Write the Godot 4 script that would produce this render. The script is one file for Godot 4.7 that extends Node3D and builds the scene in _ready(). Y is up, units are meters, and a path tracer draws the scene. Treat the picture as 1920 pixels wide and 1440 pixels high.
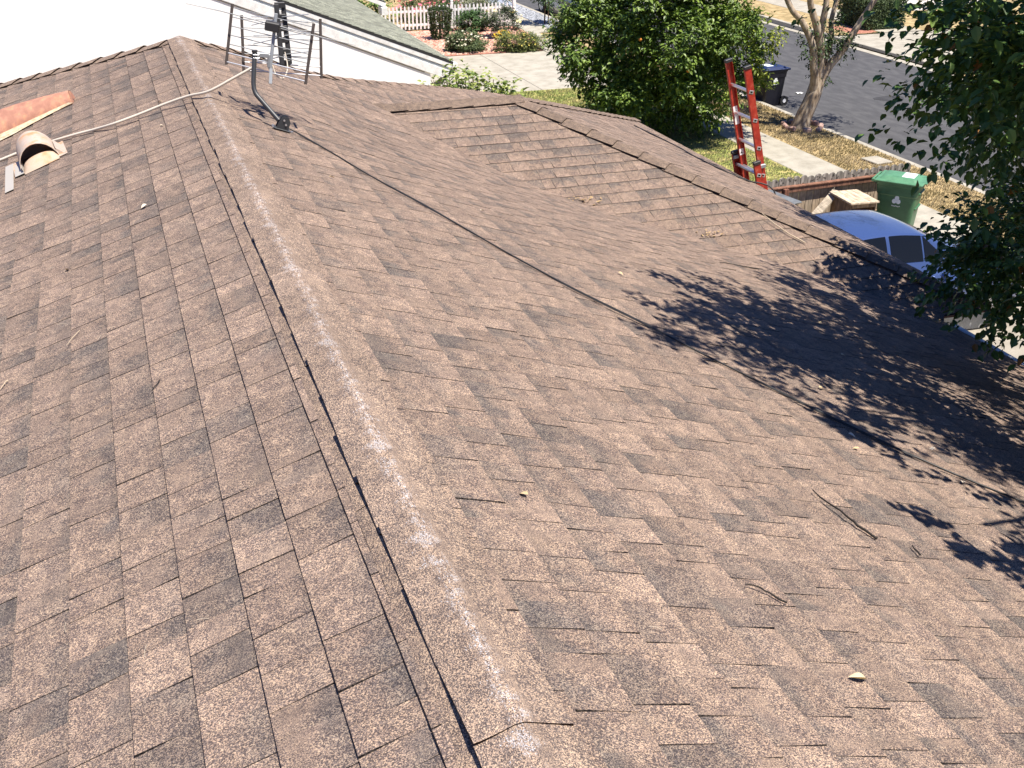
extends Node3D
# A brown shingle roof seen along its ridge: antenna, hood vent, side wing, ladder, yards and the street below.
# World: X to the street, Y up, -Z along the ridge away from the eye; ridge crest of the main roof at X = 0, Y = 0.

const S := 0.371            # slope of the main roof
const SW := 0.343           # slope of the side wing
const SE := 0.412           # slope of the wing's hipped end
const G := -4.8             # yard level
const EAVE := 5.25
var rng := RandomNumberGenerator.new()
var M := {}
var used := {}
var noise := FastNoiseLite.new()

# ------------------------------------------------------------------ mesh builder
class MB:
	var v := PackedVector3Array()
	var n := PackedVector3Array()
	var u := PackedVector2Array()
	var c := PackedColorArray()
	var i := PackedInt32Array()
	var col := Color(1, 1, 1)
	var xf := Transform3D.IDENTITY
	func vert(p: Vector3, nn: Vector3, uv := Vector2.ZERO) -> int:
		v.append(xf * p); n.append((xf.basis * nn).normalized()); u.append(uv); c.append(col)
		return v.size() - 1
	func tri(a: Vector3, b: Vector3, d: Vector3, out: Vector3, ua := Vector2.ZERO, ub := Vector2.ZERO, ud := Vector2.ZERO) -> void:
		var nn := (b - a).cross(d - a)
		if nn.length_squared() < 1e-16: return
		nn = nn.normalized()
		if nn.dot(out) < 0.0:
			nn = -nn
			var t := b; b = d; d = t
			var tu := ub; ub = ud; ud = tu
		var k := vert(a, nn, ua); vert(b, nn, ub); vert(d, nn, ud)
		i.append_array([k, k + 2, k + 1])
	func quad(a: Vector3, b: Vector3, d: Vector3, e: Vector3, out: Vector3, uv := []) -> void:
		if uv.is_empty():
			tri(a, b, d, out); tri(a, d, e, out)
		else:
			tri(a, b, d, out, uv[0], uv[1], uv[2]); tri(a, d, e, out, uv[0], uv[2], uv[3])
	func box(at: Vector3, size: Vector3, bev := 0.0, bas := Basis.IDENTITY) -> void:
		var keep := xf
		xf = xf * Transform3D(bas, at)
		var h := size / 2.0
		bev = minf(bev, minf(h.x, minf(h.y, h.z)) * 0.9)
		var g := func(sx: float, sy: float, sz: float, ax: int) -> Vector3:
			var q := Vector3(sx * h.x, sy * h.y, sz * h.z)
			if ax != 0: q.x -= sx * bev
			if ax != 1: q.y -= sy * bev
			if ax != 2: q.z -= sz * bev
			return q
		for s in [-1.0, 1.0]:
			quad(g.call(s, -1, -1, 0), g.call(s, 1, -1, 0), g.call(s, 1, 1, 0), g.call(s, -1, 1, 0), Vector3(s, 0, 0))
			quad(g.call(-1, s, -1, 1), g.call(1, s, -1, 1), g.call(1, s, 1, 1), g.call(-1, s, 1, 1), Vector3(0, s, 0))
			quad(g.call(-1, -1, s, 2), g.call(1, -1, s, 2), g.call(1, 1, s, 2), g.call(-1, 1, s, 2), Vector3(0, 0, s))
		if bev > 0.0:
			for s in [-1.0, 1.0]:
				for t in [-1.0, 1.0]:
					quad(g.call(s, t, -1, 0), g.call(s, t, 1, 0), g.call(s, t, 1, 1), g.call(s, t, -1, 1), Vector3(s, t, 0))
					quad(g.call(s, -1, t, 0), g.call(s, 1, t, 0), g.call(s, 1, t, 2), g.call(s, -1, t, 2), Vector3(s, 0, t))
					quad(g.call(-1, s, t, 1), g.call(1, s, t, 1), g.call(1, s, t, 2), g.call(-1, s, t, 2), Vector3(0, s, t))
					for r in [-1.0, 1.0]:
						tri(g.call(s, t, r, 0), g.call(s, t, r, 1), g.call(s, t, r, 2), Vector3(s, t, r))
		xf = keep
	func beam(a: Vector3, b: Vector3, w: float, t: float, up := Vector3.UP, bev := 0.0) -> void:
		var z := (b - a).normalized()
		if absf(z.dot(up)) > 0.98: up = Vector3.RIGHT
		var x := up.cross(z).normalized()
		box((a + b) / 2.0, Vector3(w, t, a.distance_to(b)), bev, Basis(x, z.cross(x), z))
	func tube(pts: Array, rad, sides := 8, caps := true) -> void:
		var rings := []
		var up := Vector3.UP
		var x := Vector3.ZERO
		for k in pts.size():
			var p: Vector3 = pts[k]
			var a: Vector3 = pts[maxi(k - 1, 0)]
			var b: Vector3 = pts[mini(k + 1, pts.size() - 1)]
			var z := (b - a).normalized()
			if k == 0:
				if absf(z.dot(up)) > 0.95: up = Vector3.FORWARD
				x = up.cross(z).normalized()
			else:
				x = (x - z * x.dot(z)).normalized()
			var y := z.cross(x)
			var r: float = rad if (rad is float) else rad[k]
			var ring := []
			for s in sides:
				var ang := TAU * s / sides
				var d := x * cos(ang) + y * sin(ang)
				ring.append(vert(p + d * r, d))
			rings.append(ring)
		for k in rings.size() - 1:
			for s in sides:
				var s2 := (s + 1) % sides
				var a1: int = rings[k][s]
				var b1: int = rings[k][s2]
				var c1: int = rings[k + 1][s2]
				var d1: int = rings[k + 1][s]
				i.append_array([a1, c1, b1, a1, d1, c1])
		if caps:
			for e in [0, pts.size() - 1]:
				var pe: Vector3 = pts[e]
				var o: Vector3 = pe - pts[1 if e == 0 else e - 1]
				for s in sides:
					tri(pe, inv(rings[e][s]), inv(rings[e][(s + 1) % sides]), o)
	func inv(k: int) -> Vector3:
		return xf.affine_inverse() * v[k]
	func ball(at: Vector3, r: Vector3, la := 8, lo := 12) -> void:
		var k0 := v.size()
		for a in la + 1:
			var th := PI * a / la
			for b in lo:
				var ph := TAU * b / lo
				var d := Vector3(sin(th) * cos(ph), cos(th), sin(th) * sin(ph))
				vert(at + d * r, d / r)
		for a in la:
			for b in lo:
				var p := k0 + a * lo + b
				var q := k0 + a * lo + (b + 1) % lo
				i.append_array([p, q + lo, q, p, p + lo, q + lo])
	func prism(poly: PackedVector2Array, depth: float, o: Vector3, x: Vector3, y: Vector3) -> void:
		# flat outline poly in the plane x, y; thickness along x cross y
		var z := x.cross(y).normalized()
		var ix := Geometry2D.triangulate_polygon(poly)
		var P := func(q: Vector2, d: float) -> Vector3: return o + x * q.x + y * q.y + z * d
		for k in range(0, ix.size(), 3):
			tri(P.call(poly[ix[k]], depth), P.call(poly[ix[k + 1]], depth), P.call(poly[ix[k + 2]], depth), z)
			tri(P.call(poly[ix[k]], 0.0), P.call(poly[ix[k + 1]], 0.0), P.call(poly[ix[k + 2]], 0.0), -z)
		var cw := Geometry2D.is_polygon_clockwise(poly)
		for k in poly.size():
			var a := poly[k]
			var b := poly[(k + 1) % poly.size()]
			var e := b - a
			var o2 := Vector2(-e.y, e.x) if cw else Vector2(e.y, -e.x)
			quad(P.call(a, 0.0), P.call(b, 0.0), P.call(b, depth), P.call(a, depth), x * o2.x + y * o2.y)
	func grid(nu: int, nv: int, f: Callable, uvf = null, colf = null) -> void:
		# smooth sheet of points f(a, b), a and b from 0 to 1
		var k0 := v.size()
		var P := []
		for b in nv + 1:
			for a in nu + 1:
				P.append(f.call(float(a) / nu, float(b) / nv))
		var w := nu + 1
		for b in nv + 1:
			for a in nu + 1:
				var du: Vector3 = P[b * w + mini(a + 1, nu)] - P[b * w + maxi(a - 1, 0)]
				var dv: Vector3 = P[mini(b + 1, nv) * w + a] - P[maxi(b - 1, 0) * w + a]
				if colf != null: col = colf.call(float(a) / nu, float(b) / nv)
				vert(P[b * w + a], du.cross(dv), uvf.call(float(a) / nu, float(b) / nv) if uvf != null else Vector2.ZERO)
		for b in nv:
			for a in nu:
				var p := k0 + b * w + a
				i.append_array([p, p + w + 1, p + 1, p, p + w, p + w + 1])
	func mesh() -> ArrayMesh:
		var m := ArrayMesh.new()
		if v.is_empty(): return m
		var A := []
		A.resize(Mesh.ARRAY_MAX)
		A[Mesh.ARRAY_VERTEX] = v; A[Mesh.ARRAY_NORMAL] = n; A[Mesh.ARRAY_TEX_UV] = u
		A[Mesh.ARRAY_COLOR] = c; A[Mesh.ARRAY_INDEX] = i
		m.add_surface_from_arrays(Mesh.PRIMITIVE_TRIANGLES, A)
		return m

# ------------------------------------------------------------------ objects
func thing(called: String, label: String, category: String, at := Vector3.ZERO, turn := 0.0, group := "") -> Node3D:
	var o := Node3D.new()
	o.name = called
	add_child(o, true)
	numbered(o, called)
	o.position = at; o.rotation.y = turn
	o.set_meta("label", label); o.set_meta("category", category)
	if group != "": o.set_meta("group", group)
	return o
func numbered(o: Node, called: String) -> void:
	var key := str(o.get_parent().get_instance_id()) + called
	var k: int = used.get(key, 0)
	o.name = called if k == 0 else "%s_%03d" % [called, k]
	used[key] = k + 1
func obj(called: String, mb, m: Material, parent: Node = self) -> MeshInstance3D:
	var o := MeshInstance3D.new()
	o.mesh = mb.mesh() if mb is MB else mb
	o.material_override = m
	parent.add_child(o, true)
	numbered(o, called)
	return o
func tag(o: Node, label: String, category: String, group := "") -> void:
	o.set_meta("label", label); o.set_meta("category", category)
	if group != "": o.set_meta("group", group)
func struct(called: String, mb, m: Material) -> MeshInstance3D:
	var o := obj(called, mb, m)
	o.set_meta("kind", "structure")
	return o
func multi(called: String, mesh: Mesh, m: Material, xs: Array, cs: Array, parent: Node = self) -> MultiMeshInstance3D:
	var mm := MultiMesh.new()
	mm.transform_format = MultiMesh.TRANSFORM_3D
	mm.use_colors = true
	mm.mesh = mesh
	mm.instance_count = xs.size()
	for k in xs.size():
		mm.set_instance_transform(k, xs[k])
		mm.set_instance_color(k, cs[k])
	var o := MultiMeshInstance3D.new()
	o.multimesh = mm
	o.material_override = m
	parent.add_child(o, true)
	numbered(o, called)
	return o

# ------------------------------------------------------------------ materials
func tex_noise(freq: float, ramp: Array, oct := 4, size := 512, sd := 1, kind := FastNoiseLite.TYPE_SIMPLEX_SMOOTH) -> ImageTexture:
	var nz := FastNoiseLite.new()
	nz.seed = sd; nz.frequency = freq; nz.noise_type = kind; nz.fractal_octaves = oct
	if kind == FastNoiseLite.TYPE_CELLULAR: nz.cellular_return_type = FastNoiseLite.RETURN_CELL_VALUE
	var im := nz.get_seamless_image(size, size)
	var src := im.get_data()
	var stp := maxi(1, src.size() / (size * size))
	var g := Gradient.new()
	var offs := PackedFloat32Array(); var cols := PackedColorArray()
	for k in ramp.size():
		offs.append(ramp[k][0]); cols.append(ramp[k][1])
	g.offsets = offs; g.colors = cols
	var lut := []
	for k in 256: lut.append(g.sample(k / 255.0))
	var out := PackedByteArray()
	out.resize(size * size * 3)
	var r2 := RandomNumberGenerator.new()
	r2.seed = sd + 77
	for k in size * size:
		var cc: Color = lut[src[k * stp]]
		var j := r2.randf_range(0.93, 1.07)
		out[k * 3] = clampi(int(cc.r * 255.0 * j), 0, 255)
		out[k * 3 + 1] = clampi(int(cc.g * 255.0 * j), 0, 255)
		out[k * 3 + 2] = clampi(int(cc.b * 255.0 * j), 0, 255)
	var o := Image.create_from_data(size, size, false, Image.FORMAT_RGB8, out)
	return ImageTexture.create_from_image(o)
func mat(called: String, colour: Color, rough := 0.8, metal := 0.0) -> StandardMaterial3D:
	var m := StandardMaterial3D.new()
	m.albedo_color = colour; m.roughness = rough; m.metallic = metal
	m.vertex_color_use_as_albedo = true
	M[called] = m
	return m
func tri_tex(m: StandardMaterial3D, t: Texture2D, per_metre: float, world := true) -> void:
	m.albedo_texture = t
	m.uv1_triplanar = true
	m.uv1_world_triplanar = world
	m.uv1_scale = Vector3.ONE * per_metre
func lin(r: float, g: float, b: float) -> Color:
	return Color(r, g, b).linear_to_srgb()

func granule_textures() -> void:
	# mineral granules, 1.3 m a side: about 3 mm chips in four tones, each one flat colour
	var size := 1024
	var nz := FastNoiseLite.new()
	nz.seed = 11; nz.noise_type = FastNoiseLite.TYPE_CELLULAR; nz.frequency = 0.36
	nz.cellular_return_type = FastNoiseLite.RETURN_CELL_VALUE; nz.cellular_jitter = 1.0
	nz.fractal_type = FastNoiseLite.FRACTAL_NONE
	var im := nz.get_seamless_image(size, size)
	var src := im.get_data()
	var patch := FastNoiseLite.new()
	patch.seed = 5; patch.frequency = 0.012; patch.fractal_octaves = 4
	var pim := patch.get_seamless_image(size, size).get_data()
	var stp := maxi(1, src.size() / (size * size))
	var pst := maxi(1, pim.size() / (size * size))
	var out := PackedByteArray(); out.resize(size * size * 3)
	var hei := PackedByteArray(); hei.resize(size * size)
	for k in size * size:
		var q := src[k * stp] / 255.0
		q = fposmod(q * 7.31, 1.0)
		var p := (pim[k * pst] / 255.0 - 0.5) * 0.35
		var t := clampf(q + p, 0.0, 1.0)
		var r := 0.0; var g := 0.0; var b := 0.0
		if t < 0.33: r = 0.44; g = 0.44; b = 0.46
		elif t < 0.62: r = 0.64; g = 0.64; b = 0.65
		elif t < 0.84: r = 0.86; g = 0.83; b = 0.78
		else: r = 0.98; g = 0.96; b = 0.89
		out[k * 3] = int(r * 255); out[k * 3 + 1] = int(g * 255); out[k * 3 + 2] = int(b * 255)
		hei[k] = int(q * 255)
	M["granule_tex"] = ImageTexture.create_from_image(Image.create_from_data(size, size, false, Image.FORMAT_RGB8, out))
	var h := Image.create_from_data(size, size, false, Image.FORMAT_L8, hei)
	h.convert(Image.FORMAT_RGBA8)
	h.bump_map_to_normal_map(1.6)
	M["granule_nrm"] = ImageTexture.create_from_image(h)
	# cap shingles: the same granules, worn through to pale backing in a ragged streak along the crest
	var out2 := PackedByteArray(); out2.resize(size * size * 3)
	var wear := FastNoiseLite.new(); wear.seed = 21; wear.frequency = 0.02; wear.fractal_octaves = 5
	for y in size:
		for x in size:
			var k := y * size + x
			var r := out[k * 3] / 255.0; var g := out[k * 3 + 1] / 255.0; var b := out[k * 3 + 2] / 255.0
			var mid := 512.0 + wear.get_noise_2d(y * 0.5, 900.0) * 60.0
			var d := absf(x - mid) / 24.0
			var wv := wear.get_noise_2d(x * 2.2, y * 0.7) + wear.get_noise_2d(700.0, y * 0.55) * 0.9
			var chip := fposmod(src[k * stp] / 255.0 * 3.77, 1.0)
			var amount := clampf(0.26 - d * 0.13 + wv * 0.45, 0.0, 0.42) * clampf(3.2 - d, 0.0, 1.0)
			if chip < amount * 0.42:
				r = 0.97; g = 0.98; b = 1.0
			elif chip < amount * 1.25:
				r = 0.5 + r * 0.44; g = 0.46 + g * 0.42; b = 0.44 + b * 0.40
			else:
				r *= 0.985; g *= 0.88; b *= 0.81
			out2[k * 3] = int(r * 255); out2[k * 3 + 1] = int(g * 255); out2[k * 3 + 2] = int(b * 255)
	M["cap_tex"] = ImageTexture.create_from_image(Image.create_from_data(size, size, false, Image.FORMAT_RGB8, out2))

func materials() -> void:
	granule_textures()
	var sh := mat("shingle", Color(1, 1, 1), 0.95)
	sh.albedo_texture = M["granule_tex"]
	sh.normal_enabled = true; sh.normal_texture = M["granule_nrm"]; sh.normal_scale = 0.9
	sh.metallic_specular = 0.35
	var cp := mat("cap", Color(1, 1, 1), 0.95)
	cp.albedo_texture = M["cap_tex"]
	cp.normal_enabled = true; cp.normal_texture = M["granule_nrm"]; cp.normal_scale = 0.8
	cp.metallic_specular = 0.35
	var cq := mat("cap_plain", Color(1, 1, 1), 0.95)
	cq.albedo_texture = M["granule_tex"]; cq.albedo_color = Color(0.98, 0.875, 0.805)
	cq.normal_enabled = true; cq.normal_texture = M["granule_nrm"]; cq.normal_scale = 0.8
	cq.metallic_specular = 0.35
	mat("felt", lin(0.018, 0.015, 0.014), 0.95)
	mat("plain", Color(1, 1, 1), 0.8)
	var stucco := mat("stucco", Color(1, 1, 1), 0.9)
	tri_tex(stucco, tex_noise(0.05, [[0.0, Color(0.945, 0.945, 0.94)], [1.0, Color(0.99, 0.99, 0.985)]], 5, 256, 3), 1.5)
	var wp := mat("white_paint", Color(1, 1, 1), 0.45)
	tri_tex(wp, tex_noise(0.02, [[0.0, Color(0.84, 0.84, 0.83)], [0.6, Color(0.93, 0.93, 0.92)], [1.0, Color(0.95, 0.95, 0.95)]], 5, 256, 4), 1.0)
	var conc := mat("concrete", Color(1, 1, 1), 0.9)
	tri_tex(conc, tex_noise(0.012, [[0.0, Color(0.55, 0.53, 0.48)], [0.45, Color(0.61, 0.59, 0.54)], [1.0, Color(0.67, 0.65, 0.60)]], 6, 512, 6), 0.35)
	var asp := mat("asphalt", Color(1, 1, 1), 0.9)
	tri_tex(asp, tex_noise(0.02, [[0.0, Color(0.235, 0.235, 0.24)], [0.5, Color(0.275, 0.275, 0.28)], [1.0, Color(0.325, 0.325, 0.325)]], 6, 512, 8), 0.22)
	asp.uv1_scale = Vector3(0.34, 0.3, 0.13)
	var lawn := mat("lawn", Color(1, 1, 1), 0.95)
	tri_tex(lawn, tex_noise(0.016, [[0.0, Color(0.36, 0.42, 0.18)], [0.45, Color(0.50, 0.52, 0.26)], [0.7, Color(0.62, 0.58, 0.36)], [1.0, Color(0.70, 0.63, 0.43)]], 6, 512, 9), 0.3)
	var dry := mat("dry_lawn", Color(1, 1, 1), 0.95)
	tri_tex(dry, tex_noise(0.016, [[0.0, Color(0.44, 0.39, 0.25)], [0.4, Color(0.55, 0.48, 0.33)], [0.7, Color(0.64, 0.56, 0.40)], [1.0, Color(0.70, 0.63, 0.48)]], 6, 512, 10), 0.3)
	var mulch := mat("mulch", Color(1, 1, 1), 0.95)
	tri_tex(mulch, tex_noise(0.05, [[0.0, Color(0.50, 0.31, 0.26)], [0.5, Color(0.68, 0.47, 0.40)], [1.0, Color(0.78, 0.63, 0.55)]], 4, 256, 12), 0.8)
	var grav := mat("gravel", Color(1, 1, 1), 0.95)
	tri_tex(grav, tex_noise(0.12, [[0.0, Color(0.36, 0.38, 0.42)], [0.5, Color(0.52, 0.55, 0.60)], [1.0, Color(0.70, 0.73, 0.77)]], 3, 256, 13), 0.7)
	var wood := mat("wood", Color(1, 1, 1), 0.85)
	tri_tex(wood, wood_tex(), 1.0, false)
	var bark := mat("bark", Color(1, 1, 1), 0.9)
	tri_tex(bark, tex_noise(0.02, [[0.0, Color(0.42, 0.36, 0.30)], [0.45, Color(0.58, 0.51, 0.43)], [0.6, Color(0.69, 0.63, 0.55)], [1.0, Color(0.74, 0.69, 0.62)]], 5, 256, 15), 1.6)
	bark.uv1_scale = Vector3(2.2, 0.7, 2.2)
	var rust := mat("rust", Color(1, 1, 1), 0.8, 0.0)
	tri_tex(rust, tex_noise(0.018, [[0.0, Color(0.54, 0.38, 0.32)], [0.45, Color(0.61, 0.43, 0.36)], [0.64, Color(0.67, 0.49, 0.41)], [0.74, Color(0.70, 0.50, 0.38)], [1.0, Color(0.80, 0.64, 0.50)]], 6, 512, 17), 1.5)
	var hood := mat("hood_paint", Color(1, 1, 1), 0.6)
	tri_tex(hood, tex_noise(0.014, [[0.0, Color(0.66, 0.60, 0.55)], [0.55, Color(0.71, 0.65, 0.60)], [0.72, Color(0.74, 0.60, 0.48)], [1.0, Color(0.70, 0.45, 0.30)]], 6, 256, 18), 2.5)
	mat("galvanised", lin(0.30, 0.32, 0.34), 0.5, 0.4)
	mat("flash_paint", lin(0.40, 0.385, 0.36), 0.6)
	var mas := mat("mastic", Color(1, 1, 1), 0.9)
	tri_tex(mas, tex_noise(0.05, [[0.0, Color(0.60, 0.46, 0.34)], [0.45, Color(0.74, 0.66, 0.55)], [1.0, Color(0.80, 0.76, 0.68)]], 5, 256, 41), 2.0)
	mat("dull_alloy", lin(0.26, 0.27, 0.28), 0.45, 0.5)
	mat("aluminium", lin(0.62, 0.63, 0.65), 0.35, 0.85)
	mat("black_plastic", lin(0.025, 0.025, 0.027), 0.55)
	mat("mast_paint", lin(0.035, 0.038, 0.042), 0.45)
	mat("cable_white", lin(0.62, 0.56, 0.47), 0.6)
	mat("cable_black", lin(0.02, 0.02, 0.02), 0.5)
	var fg := mat("fibreglass", Color(1, 1, 1), 0.45)
	tri_tex(fg, tex_noise(0.03, [[0.0, Color(0.54, 0.14, 0.09)], [0.5, Color(0.64, 0.18, 0.115)], [0.72, Color(0.68, 0.25, 0.18)], [1.0, Color(0.74, 0.44, 0.37)]], 5, 256, 19), 1.2)
	var bin := mat("bin_plastic", Color(1, 1, 1), 0.42)
	tri_tex(bin, tex_noise(0.02, [[0.0, Color(0.80, 0.80, 0.80)], [0.5, Color(0.95, 0.95, 0.95)], [1.0, Color(1, 1, 1)]], 5, 256, 20), 1.0)
	mat("rubber", lin(0.02, 0.02, 0.02), 0.8)
	var paint := mat("car_paint", Color(1, 1, 1), 0.2, 0.35)
	paint.clearcoat_enabled = true; paint.clearcoat = 1.0; paint.clearcoat_roughness = 0.03
	mat("car_glass", lin(0.006, 0.007, 0.008), 0.03)
	var leaf := mat("leaf", Color(1, 1, 1), 0.46)
	leaf.metallic_specular = 0.4
	leaf.backlight_enabled = true; leaf.backlight = Color(0.42, 0.5, 0.12)
	leaf.cull_mode = BaseMaterial3D.CULL_DISABLED
	var lm := mat("leaf_matte", Color(1, 1, 1), 0.7)
	lm.backlight_enabled = true; lm.backlight = Color(0.4, 0.45, 0.15)
	lm.cull_mode = BaseMaterial3D.CULL_DISABLED
	var grass := mat("grass_blade", Color(1, 1, 1), 0.8)
	grass.cull_mode = BaseMaterial3D.CULL_DISABLED

func wood_tex() -> ImageTexture:
	# plank grain: streaks run along v
	var size := 256
	var nz := FastNoiseLite.new(); nz.seed = 31; nz.frequency = 0.05; nz.fractal_octaves = 4
	var out := PackedByteArray(); out.resize(size * size * 3)
	for y in size:
		for x in size:
			var fx := x * TAU / size; var fy := y * TAU / size
			var a := nz.get_noise_3d(cos(fx) * 130.0, sin(fx) * 130.0, sin(fy) * 9.0)
			var b := nz.get_noise_3d(cos(fx) * 30.0 + 300.0, sin(fx) * 30.0, cos(fy) * 30.0)
			var t := clampf(0.84 + a * 0.32 + b * 0.22, 0.35, 1.0)
			var k := (y * size + x) * 3
			out[k] = int(t * 255); out[k + 1] = int(t * 250); out[k + 2] = int(t * 243)
	return ImageTexture.create_from_image(Image.create_from_data(size, size, false, Image.FORMAT_RGB8, out))

# ------------------------------------------------------------------ roof surfaces
func main_h(x: float, z: float) -> float:
	if x <= 0.0: return S * x
	var q := ((x - 2.65) * (x - 2.65) + (z + 8.8) * (z + 8.8)) / (2.0 * 1.5 * 1.5)
	return -S * x - 0.255 * exp(-q) * smoothstep(0.0, 1.4, x)
func wing_h(_x: float, z: float) -> float:
	return -0.795 - SW * absf(z + 9.86)
func end_h(x: float, _z: float) -> float:
	return -0.795 - SE * (x - 2.95)
func valley_z(x: float, side: float) -> float:
	var a := 0.0
	var b := 6.0
	for k in 40:
		var m := (a + b) / 2.0
		var z := -9.86 + side * m
		if wing_h(x, z) > main_h(x, z): a = m
		else: b = m
	return -9.86 + side * a
func ridge_x() -> float:
	var a := 0.8
	var b := 2.6
	for k in 40:
		var m := (a + b) / 2.0
		if main_h(m, -9.86) > -0.795: a = m
		else: b = m
	return a

const TAN := Color(0.535, 0.41, 0.342)
const BROWN := Color(0.44, 0.338, 0.286)
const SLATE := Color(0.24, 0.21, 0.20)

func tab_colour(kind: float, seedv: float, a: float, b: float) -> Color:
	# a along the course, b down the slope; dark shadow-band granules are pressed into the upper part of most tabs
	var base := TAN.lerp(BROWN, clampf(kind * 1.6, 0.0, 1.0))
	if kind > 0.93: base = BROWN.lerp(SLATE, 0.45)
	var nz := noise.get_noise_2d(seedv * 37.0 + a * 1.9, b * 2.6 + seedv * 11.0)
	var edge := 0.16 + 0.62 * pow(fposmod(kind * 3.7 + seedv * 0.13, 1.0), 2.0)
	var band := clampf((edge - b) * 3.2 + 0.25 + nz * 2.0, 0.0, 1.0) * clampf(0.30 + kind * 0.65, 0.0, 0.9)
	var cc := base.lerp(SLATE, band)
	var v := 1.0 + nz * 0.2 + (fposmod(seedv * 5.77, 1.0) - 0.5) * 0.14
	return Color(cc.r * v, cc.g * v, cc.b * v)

func face_tabs(face: Dictionary, out: Array) -> void:
	var poly: PackedVector2Array = face.poly
	var lo := Vector2(1e9, 1e9); var hi := Vector2(-1e9, -1e9)
	for p in poly:
		var r: Vector2 = p - face.o
		var q := Vector2(r.dot(face.c), r.dot(face.d))
		lo = lo.min(q); hi = hi.max(q)
	var e: float = 0.143 / sqrt(1.0 + face.s * face.s)
	var j0 := int(floor(lo.y / e))
	var j1 := int(ceil(hi.y / e))
	for j in range(j0, j1):
		var uu := lo.x - rng.randf() * 0.3
		var high := rng.randf() < 0.5
		while uu < hi.x:
			var w := rng.randf_range(0.08, 0.19) if high else rng.randf_range(0.07, 0.16)
			var t := {f = face, u0 = uu, u1 = uu + w, v0 = j * e, v1 = (j + 1) * e, high = high, k = rng.randf(), sd = rng.randf() * 100.0,
				lift = rng.randf(), skew = rng.randf_range(-0.006, 0.006)}
			uu += w; high = not high or rng.randf() < 0.35
			var q := PackedVector2Array()
			for cn in [[t.u0, t.v0], [t.u1, t.v0], [t.u1, t.v1], [t.u0, t.v1]]:
				q.append(face.o + face.c * cn[0] + face.d * cn[1])
			var ins := 0
			for p in q: ins += 1 if Geometry2D.is_point_in_polygon(p, poly) else 0
			if ins == 4: t.clip = []
			else:
				t.clip = Geometry2D.intersect_polygons(q, poly)
				if t.clip.is_empty(): continue
			var m := (q[0] + q[2]) / 2.0
			t.area = seen_area(face, q)
			if m.x < face.get("most_x", -99.0): continue
			out.append(t)
var cam: Camera3D
func seen_area(face: Dictionary, q: PackedVector2Array) -> float:
	var P := PackedVector2Array()
	var f := 1080.0 / 2.0 / tan(deg_to_rad(cam.fov) / 2.0)
	for p in q:
		var l: Vector3 = cam.transform.affine_inverse() * Vector3(p.x, face.h.call(p.x, p.y), p.y)
		if l.z > -0.3: return 0.0
		P.append(Vector2(l.x / -l.z, l.y / -l.z) * f)
	var mid := (P[0] + P[2]) / 2.0
	if absf(mid.x) > 735.0 or absf(mid.y) > 555.0: return 0.0
	return absf((P[2] - P[0]).cross(P[3] - P[1])) / 2.0

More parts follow.
